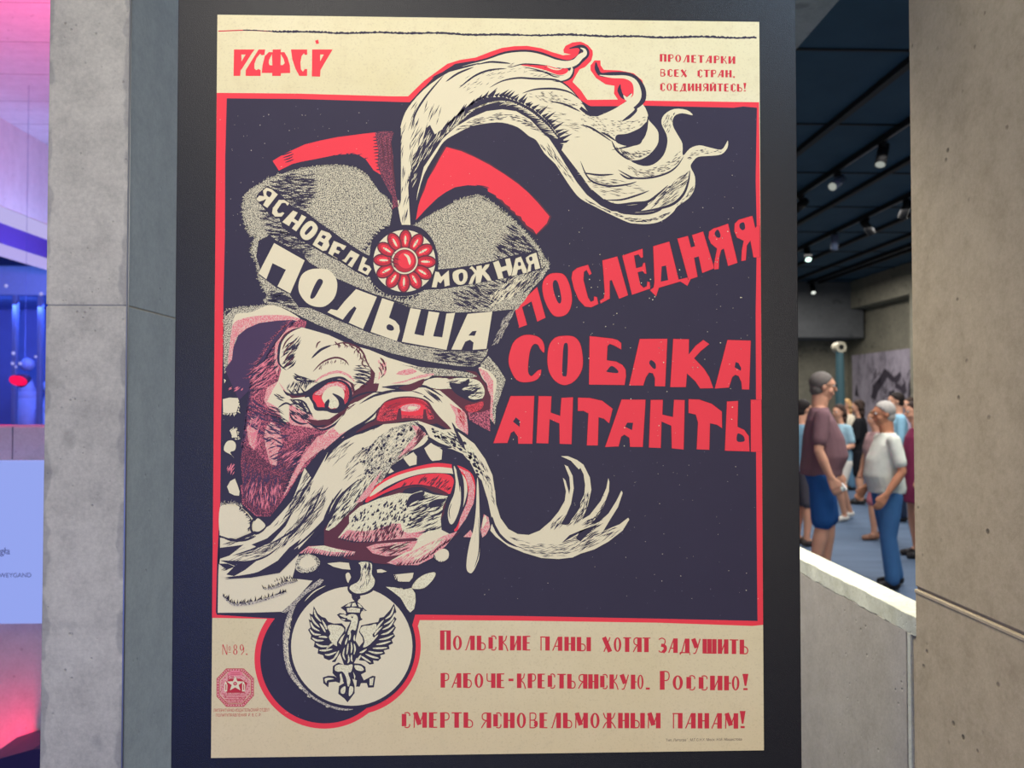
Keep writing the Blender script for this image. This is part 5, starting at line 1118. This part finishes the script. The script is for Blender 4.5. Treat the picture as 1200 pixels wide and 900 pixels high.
print_text('Тип. Литограф. М.Г.С.Н.Х. Моск. Н.М. Машистова', 780, 868.6, 3.0, 89, INK['g'])
# octagonal stamp
k = Ink('publisher_stamp', base=30)
def octo(s): 
    return [(245 + (370 + (u - 370) * s) / 12, 775 + (368 + (v - 368) * s) / 12) for u, v in ((245, 97), (490, 97), (633, 235), (633, 480), (490, 637), (245, 637), (108, 490), (108, 240))]
k.fill('d', octo(1.0), [octo(.965)], hsm=False); k.fill('q', octo(.965), [octo(.86)], hsm=False); k.fill('d', octo(.87), [octo(.83)], hsm=False)
for a, b_ in zip(octo(.92), octo(.92)[1:] + octo(.92)[:1]):
    for j in range(6): q = (a[0] + (b_[0] - a[0]) * j / 6, a[1] + (b_[1] - a[1]) * j / 6); k.disc('d', q[0], q[1], .8, .8, 6)
inner = octo(.80)
k.fill('q', inner)
k.hatch('d', inner, lambda x, y: (x * 40) % 180, 120, 3.2, .7, 170)
k.fill('p', 'b: 275,150 370,125 470,150 450,195 290,195', sm=True); k.strokes('d', .5, 'b: 310,160 440,160;b: 300,180 445,180', taper='none', sm=False)
k.fill('d', 'b: 220,300 300,240 440,240 540,300 500,440 250,440'); 
star = [(245 + (370 + (125 if i % 2 == 0 else 52) * math.sin(i * PI / 5)) / 12, 775 + (315 - (112 if i % 2 == 0 else 47) * math.cos(i * PI / 5)) / 12) for i in range(10)]
k.fill('c', star); k.disc('d', 245 + 370 / 12, 775 + 310 / 12, 2.2); k.disc('q', 245 + 370 / 12, 775 + 310 / 12, 1.1)
for x in (240, 490): k.fill('c', 'b: %d,300 %d,280 %d,330 %d,420 %d,420' % (x - 20, x, x + 22, x + 16, x - 22)); k.fill('d', 'b: %d,320 %d,320 %d,400 %d,400' % (x - 6, x + 6, x + 6, x - 6))
k.strokes('d', .6, ';'.join('b: %d,%d %d,%d' % (200 + (v - 440) * .25, v, 540 - (v - 440) * .25, v) for v in (455, 480, 505, 530, 555, 580)), taper='none', sm=False)
k.done()
# wear: pale flecks in the ink
print('LAYERS', LMAX); k = Ink('print_wear', base=LMAX); rnd = random.Random(9)
k.dots('h', '_: 600,260 880,250 884,400 884,530 590,520 600,380', 60, .55, 180); k.dots('s', '_: 270,130 470,130 300,200 270,330', 40, .5, 181); k.dots('s', '_: 700,540 885,540 885,715 560,700', 60, .5, 182)
k.dots('s', '_: 640,250 880,170 885,440 700,440', 60, .5, 183); k.done()['kind'] = 'stuff'
# ------------------------------------------------------------------ people
def remesh(o, voxel, sm=4):
    m = o.modifiers.new('skin', 'REMESH'); m.mode = 'VOXEL'; m.voxel_size = voxel; m.use_smooth_shade = True
    s = o.modifiers.new('soft', 'SMOOTH'); s.factor = 0.5; s.iterations = sm
def loft(bm, secs, n=20):
    """secs: (centre, rx, ry) ellipses in horizontal planes, closed at both ends"""
    rings = []
    for c, rx, ry in secs:
        rings.append([bm.verts.new((c[0] + rx * math.cos(2 * PI * i / n), c[1] + ry * math.sin(2 * PI * i / n), c[2])) for i in range(n)])
    for a, b in zip(rings, rings[1:]):
        for i in range(n): bm.faces.new((a[i], a[(i + 1) % n], b[(i + 1) % n], b[i]))
    bm.faces.new(rings[0][::-1]); bm.faces.new(rings[-1])
SKIN = {}
def cloth(name, rgb): 
    if name not in SKIN:
        t = NT('cloth_' + name); a = t.noise(9, 4, 0.6, stretch=(1, 1, .5)); c = srgb(*rgb)
        SKIN[name] = t.done(t.mix(a, tuple(x * .8 for x in c[:3]) + (1,), tuple(min(1, x * 1.15) for x in c[:3]) + (1,)), .85, t.bump(a, .5, .02), .2)
    return SKIN[name]
M_skin = plain('skin_light', (214, 160, 132), .55, .06, 20); M_tan = plain('skin_tanned', (196, 136, 104), .55, .06, 20)
M_eye = plain('eye_dark', (40, 30, 28), .3); M_eyew = plain('eye_white', (230, 226, 220), .3, .02); M_lip = plain('lip_tone', (168, 92, 82), .5)
def person(label, x, y, face, H, sex='m', skin=None, top=('white', (225, 228, 225)), sleeve='short', bottom=('jeans', (60, 92, 140)), btype='long', hair=(60, 45, 38), hairtype='short',
           belly=0.0, arms=None, legs=None, shoes=(40, 38, 40), headturn=0.0, detail=1, bag=None, group=None):
    """face: heading of the chest in degrees (0 = +X). Local frame: x forward, y left, z up."""
    skin = skin or M_skin; s = H / 1.75
    t = thing('person', label, 'person', (x, y, 0), math.radians(face), group)
    V3 = lambda a: Vector(a) * s
    sh = .175 if sex == 'm' else .15; hp = .095
    arms = arms or {'L': [(.02, .24, 1.14), (.08, .25, .90)], 'R': [(.02, -.24, 1.14), (.08, -.25, .90)]}
    legs = legs or {'L': [(.02, .10, .50), (-.02, .10, .08)], 'R': [(.02, -.10, .50), (-.02, -.10, .08)]}
    vox = .0085 if detail else .013
    # body: one continuous surface
    b = bmesh.new()
    loft(b, [(V3(c), rx * s, ry * s) for c, rx, ry in (((0, 0, .84), .10, .15), ((0, 0, .93), .12 + belly * .5, .17), ((.01 + belly * .4, 0, 1.06), .115 + belly, .155 + belly * .4), ((.01 + belly * .2, 0, 1.22), .12 + belly * .5, .17), ((0, 0, 1.36), .10, .18), ((-.01, 0, 1.44), .065, .12), ((-.01, 0, 1.48), .05, .06))])
    chain(b, [V3((-.01, 0, 1.44)), V3((.015, 0, 1.54))], [.06 * s, .055 * s], 14)
    ends = {}
    for sd, sg in (('L', 1), ('R', -1)):
        e, h_ = arms[sd]; S = V3((-.005, sg * sh, 1.40)); E_, Wr = V3(e), V3(h_)
        m1 = S.lerp(E_, .4)
        chain(b, [S, m1, E_, E_.lerp(Wr, .35), Wr], [.056 * s, .048 * s, .038 * s, .040 * s, .026 * s], 12)
        # hand: palm, four fingers, thumb
        d = (Wr - E_).normalized(); side = Vector((0, 1, 0)); fw = d.cross(side).normalized(); lat = fw.cross(d).normalized()
        pal = Wr + d * .05 * s
        wide = fw  # the palm faces the thigh, so its width runs fore and aft
        for q in (-.028, -.009, .010, .028): chain(b, [Wr + wide * q * .6 * s, pal + wide * q * s + d * .035 * s], [.018 * s, .015 * s], 8)
        if detail:
            for q, L_ in ((-.030, .055), (-.010, .070), (.011, .074), (.031, .066)):
                k0 = pal + wide * q * s + d * .04 * s; inn = lat * (-sg) 
                k1 = k0 + d * L_ * .5 * s + inn * .006 * s; k2 = k1 + d * L_ * .38 * s + inn * .018 * s
                chain(b, [k0, k1, k2], [.0105 * s, .0095 * s, .0075 * s], 8)
            t0 = Wr + d * .02 * s + wide * .026 * s
            chain(b, [t0, t0 + d * .035 * s + wide * .022 * s, t0 + d * .068 * s + wide * .026 * s], [.014 * s, .012 * s, .009 * s], 8)
        ends[sd] = (Wr, d)
        kn, an = legs[sd]; Hh = V3((0, sg * hp, .88)); K_, A_ = V3(kn), V3(an)
        chain(b, [Hh, Hh.lerp(K_, .45), K_, K_.lerp(A_, .3), K_.lerp(A_, .7), A_], [.095 * s, .080 * s, .056 * s, .060 * s, .044 * s, .038 * s], 14)
        chain(b, [A_, A_ + V3((.06, 0, -.03)), A_ + V3((.14, 0, -.045))], [.035 * s, .034 * s, .026 * s], 10)
    # head
    HR = Matrix.Rotation(math.radians(headturn), 4, 'Z'); hc = V3((.02, 0, 1.645))
    def hp_(a): return hc + (HR @ Vector(a)) * s
    add_ball(b, hp_((0, 0, .025)), .088 * s, 20, (1.08, .86, 1.0), HR); add_ball(b, hp_((.018, 0, -.045)), .066 * s, 16, (.98, .86, 1.0), HR)
    add_ball(b, hp_((.052, 0, -.088)), .026 * s, 10); chain(b, [hp_((.088, 0, .012)), hp_((.108, 0, -.026))], [.010 * s, .0145 * s], 8)
    add_ball(b, hp_((.086, .020, .028)), .017 * s, 8); add_ball(b, hp_((.086, -.020, .028)), .017 * s, 8)
    for sg in (1, -1): add_ball(b, hp_((-.004, sg * .078, -.005)), .024 * s, 10, (.75, .4, 1.25), HR); add_ball(b, hp_((.05, sg * .036, -.035)), .03 * s, 10)
    add_ball(b, hp_((.079, 0, -.058)), .017 * s, 8, (1, 1.5, .8), HR)
    chain(b, [hp_((-.03, 0, -.04)), V3((-.012, 0, 1.46))], [.055 * s, .06 * s], 14)
    bo = obj('body', b, skin, t); remesh(bo, vox, 2)
    for sg in (1, -1):
        b = bmesh.new(); add_ball(b, hp_((.083, sg * .030, .008)), .0115 * s, 10, (1, 1.25, .8), HR); e = obj('eye', b, M_eyew, t, True)
        b = bmesh.new(); add_ball(b, hp_((.0925, sg * .031, .008)), .0052 * s, 8); obj('pupil', b, M_eye, e, True)
    b = bmesh.new(); add_ball(b, hp_((.0905, 0, -.058)), .010 * s, 10, (.6, 2.1, .55), HR); obj('lips', b, M_lip, t, True)
    # hair
    b = bmesh.new(); add_ball(b, hp_((-.012, 0, .038)), .094 * s, 22, (1.05, .92, 1.0), HR)
    bmesh.ops.bisect_plane(b, geom=b.verts[:] + b.edges[:] + b.faces[:], plane_co=hp_((.045, 0, .05)), plane_no=(HR @ Vector((.75, 0, -.85))), clear_outer=True)
    if hairtype in ('long', 'bob'):
        L_ = .22 if hairtype == 'long' else .11
        for sg in (-1, 0, 1): chain(b, [hp_((-.035, sg * .05, .02)), hp_((-.06, sg * .055, -.06)), hp_((-.065, sg * .05, -.06 - L_))], [.055 * s, .045 * s, .028 * s], 10)
    else: add_ball(b, hp_((-.045, 0, -.02)), .068 * s, 14, (.9, 1.05, 1), HR)
    ho = obj('hair', b, plain('hair_%d_%d_%d' % hair, hair, .8, .3, 90), t, True); bmd = ho.modifiers.new('t', 'SOLIDIFY'); bmd.thickness = .012 * s
    # shirt
    c_ = .014 * s; b = bmesh.new(); hemz = .90 if btype != 'dress' else .62
    loft(b, [(V3(q), rx * s + c_, ry * s + c_) for q, rx, ry in (((0, 0, hemz), .125 + belly * .5, .178), ((0, 0, .95), .128 + belly * .6, .176), ((.01 + belly * .4, 0, 1.06), .12 + belly, .160 + belly * .4), ((.01 + belly * .2, 0, 1.22), .125 + belly * .5, .172), ((0, 0, 1.36), .105, .18), ((-.008, 0, 1.44), .07, .12), ((-.01, 0, 1.470), .060, .075))])
    for sd, sg in (('L', 1), ('R', -1)):
        S = V3((-.005, sg * sh, 1.40)); E_ = V3(arms[sd][0]); Wr = V3(arms[sd][1])
        if sleeve == 'short': chain(b, [S, S.lerp(E_, .35), S.lerp(E_, .72)], [.064 * s, .064 * s, .062 * s], 14)
        elif sleeve == 'long': chain(b, [S, S.lerp(E_, .5), E_, E_.lerp(Wr, .9)], [.066 * s, .058 * s, .050 * s, .036 * s], 14)
        else: add_ball(b, S, .06 * s, 14)
    so = obj('dress' if btype == 'dress' else ('shirt' if sleeve != 'short' else 't_shirt'), b, cloth(*top), t); remesh(so, .011 if detail else .015, 3)
    # trousers / shorts / skirt
    if btype != 'dress':
        b = bmesh.new(); loft(b, [(V3((0, 0, z)), rx * s, ry * s) for z, rx, ry in ((.80, .10, .16), (.88, .125, .178), (.965, .128 + belly * .5, .170))])
        for sd, sg in (('L', 1), ('R', -1)):
            kn, an = legs[sd]; Hh = V3((0, sg * hp, .87)); K_, A_ = V3(kn), V3(an)
            if btype == 'shorts': chain(b, [Hh, Hh.lerp(K_, .5), Hh.lerp(K_, .90)], [.108 * s, .102 * s, .094 * s], 16)
            else: chain(b, [Hh, Hh.lerp(K_, .5), K_, K_.lerp(A_, .5), A_ + V3((0, 0, .02))], [.108 * s, .096 * s, .076 * s, .070 * s, .064 * s], 16)
        po = obj({'shorts': 'shorts', 'long': 'jeans'}[btype], b, cloth(*bottom), t); remesh(po, .011 if detail else .015, 3)
    for sd in ('L', 'R'):
        A_ = V3(legs[sd][1]); b = bmesh.new()
        chain(b, [A_ + V3((-.03, 0, -.03)), A_ + V3((.06, 0, -.036)), A_ + V3((.15, 0, -.046))], [.042 * s, .043 * s, .034 * s], 14)
        g = min(v.co.z for v in b.verts)
        for v in b.verts: v.co.z = max(v.co.z, .004)
        o = obj('shoe', b, plain('shoe_%d_%d_%d' % shoes, shoes, .6), t, True)
    return t, ends, s, hp_
def at(px, py_feet): Y = 1.62 * F / (py_feet - 470); return (px - 573) / F * Y, Y
# man in mauve t-shirt, facing right, glasses, cup in his right hand
ax, ay = 2.99, 6.85
man, ends, s, hpf = person('tall grey-haired man in mauve t-shirt and blue shorts holding a clear cup', ax, ay, -18, 1.86, skin=M_skin, top=('mauve', (122, 92, 98)), bottom=('blue_shorts', (36, 84, 144)), btype='shorts', hair=(104, 98, 94),
    belly=.055, arms={'L': [(.04, .25, 1.12), (.14, .22, .90)], 'R': [(-.04, -.25, 1.12), (.05, -.26, .90)]}, legs={'L': [(.07, .12, .50), (.04, .13, .08)], 'R': [(.00, -.11, .50), (-.08, -.12, .08)]}, headturn=6)
b = bmesh.new()
for sg in (1, -1):
    r_ = bmesh.ops.create_circle(b, segments=20, radius=.021 * s)
    bmesh.ops.transform(b, matrix=Matrix.Translation(hpf((.108, sg * .032, .010))) @ Matrix.Rotation(PI / 2, 4, 'Y'), verts=r_['verts'])
me = bpy.data.meshes.new('g'); b.to_mesh(me); b.free()
b = bmesh.new()
for sg in (1, -1):
    c = hpf((.108, sg * .032, .010))
    for i in range(16):
        a0, a1 = 2 * PI * i / 16, 2 * PI * (i + 1) / 16
        add_cyl(b, c + Vector((0, math.cos(a0) * .022, math.sin(a0) * .017)), c + Vector((0, math.cos(a1) * .022, math.sin(a1) * .017)), .0022, seg=6)
    add_cyl(b, hpf((.106, sg * .053, .014)), hpf((0, sg * .082, .014)), .0024, seg=6)
add_cyl(b, hpf((.11, -.011, .014)), hpf((.11, .011, .014)), .002, seg=6)
g = obj('glasses', b, M_black, None); g.location = man.location; g.rotation_euler = man.rotation_euler
tag(g, 'thin dark-framed glasses worn by the man in the mauve t-shirt', 'glasses')
wr_, d_ = ends['R']
cpos = man.matrix_basis @ (wr_ + d_ * .105 + Vector((.035, .03, 0)))
t = thing('clear_cup', 'small clear plastic cup in the hand of the man in the mauve t-shirt', 'cup', cpos)
t.rotation_euler = (0.5, 0.9, 0)
b = bmesh.new(); r_ = bmesh.ops.create_cone(b, cap_ends=True, segments=24, radius1=.024, radius2=.034, depth=.085); 
obj('cup_wall', b, plain('cup_plastic', (222, 232, 226), .25, .02), t, True)
b = bmesh.new(); add_cyl(b, (0, 0, .040), (0, 0, .046), .037, .037, 24); obj('cup_rim', b, M_white, t)
bx_, by_ = 3.47, 6.62
person('old white-haired man in white t-shirt and blue jeans beside the beige wall', bx_, by_, 172, 1.60, skin=M_tan, top=('white_tee', (222, 226, 214)), bottom=('blue_jeans', (70, 116, 166)), btype='long', hair=(170, 166, 160), belly=.045,
    arms={'L': [(-.05, .25, 1.12), (.10, .26, .90)], 'R': [(-.05, -.25, 1.12), (.12, -.22, .92)]}, legs={'L': [(.03, .11, .50), (.0, .12, .08)], 'R': [(-.04, -.10, .50), (-.12, -.11, .08)]}, shoes=(34, 34, 38))
x_, y_ = at(998, 611)
person('young person in pale blue t-shirt and white shorts between the two men', x_ - .1, y_, 200, 1.56, 'f', top=('pale_blue', (150, 184, 200)), bottom=('white_shorts', (224, 220, 210)), btype='shorts', hair=(58, 42, 36), hairtype='bob', arms={'L': [(-.02, .22, 1.14), (.18, .16, 1.08)], 'R': [(-.02, -.22, 1.14), (.18, -.16, 1.08)]},
    legs={'L': [(.12, .09, .50), (.02, .10, .08)], 'R': [(-.10, -.09, .50), (-.28, -.09, .10)]}, shoes=(226, 222, 214), detail=0)
x_, y_ = at(1013, 592)
person('person in black clothes with dark hair reading behind the two men', x_, y_, 150, 1.62, 'f', top=('black_top', (26, 27, 32)), sleeve='long', bottom=('black_shorts', (28, 28, 34)), btype='shorts', hair=(48, 34, 28), hairtype='bob', arms={'L': [(.02, .22, 1.12), (.24, .10, 1.12)], 'R': [(.02, -.22, 1.12), (.24, -.10, 1.12)]}, detail=0)
x_, y_ = at(1059, 612)
person('dark-haired person in light blue shirt behind the white-haired man', x_, y_, 165, 1.72, top=('light_blue', (140, 186, 210)), sleeve='long', bottom=('dark_trousers', (40, 50, 72)), hair=(34, 26, 24), detail=0)
x_, y_ = at(944, 640)
person('bare-legged person in light blue shirt half hidden by the poster panel', x_, y_, 10, 1.62, top=('sky_blue', (128, 168, 192)), bottom=('grey_shorts', (86, 84, 92)), btype='shorts', hair=(36, 30, 30), shoes=(70, 62, 58), detail=0)
x_, y_ = at(1082, 655)
person('person in a crimson-pink dress at the edge of the beige wall', x_, y_, 170, 1.60, 'f', top=('crimson_dress', (134, 50, 84)), sleeve='none', btype='dress', hair=(50, 36, 32), hairtype='long', detail=0)
x_, y_ = at(1033, 633)
person('bare-legged person walking behind the white-haired man', x_, y_, 185, 1.50, 'f', top=('dusty_rose', (188, 150, 150)), bottom=('pink_shorts', (196, 120, 130)), btype='shorts', hair=(120, 92, 66), hairtype='bob', legs={'L': [(.12, .09, .50), (.10, .09, .08)], 'R': [(-.08, -.09, .50), (-.24, -.09, .10)]}, shoes=(150, 110, 90), detail=0)
x_, y_ = at(998, 575)
person('fair-haired person in cream top at the back near the teal post', x_, y_, 190, 1.64, 'f', top=('cream_top', (206, 198, 178)), bottom=('blue_slacks', (110, 150, 180)), hair=(176, 140, 96), hairtype='bob', detail=0)
x_, y_ = at(1075, 590)
person('person in lilac top in front of the mural', x_, y_, 180, 1.66, 'f', top=('lilac_top', (176, 160, 180)), bottom=('navy_trousers', (36, 44, 70)), hair=(60, 46, 40), hairtype='long', detail=0)
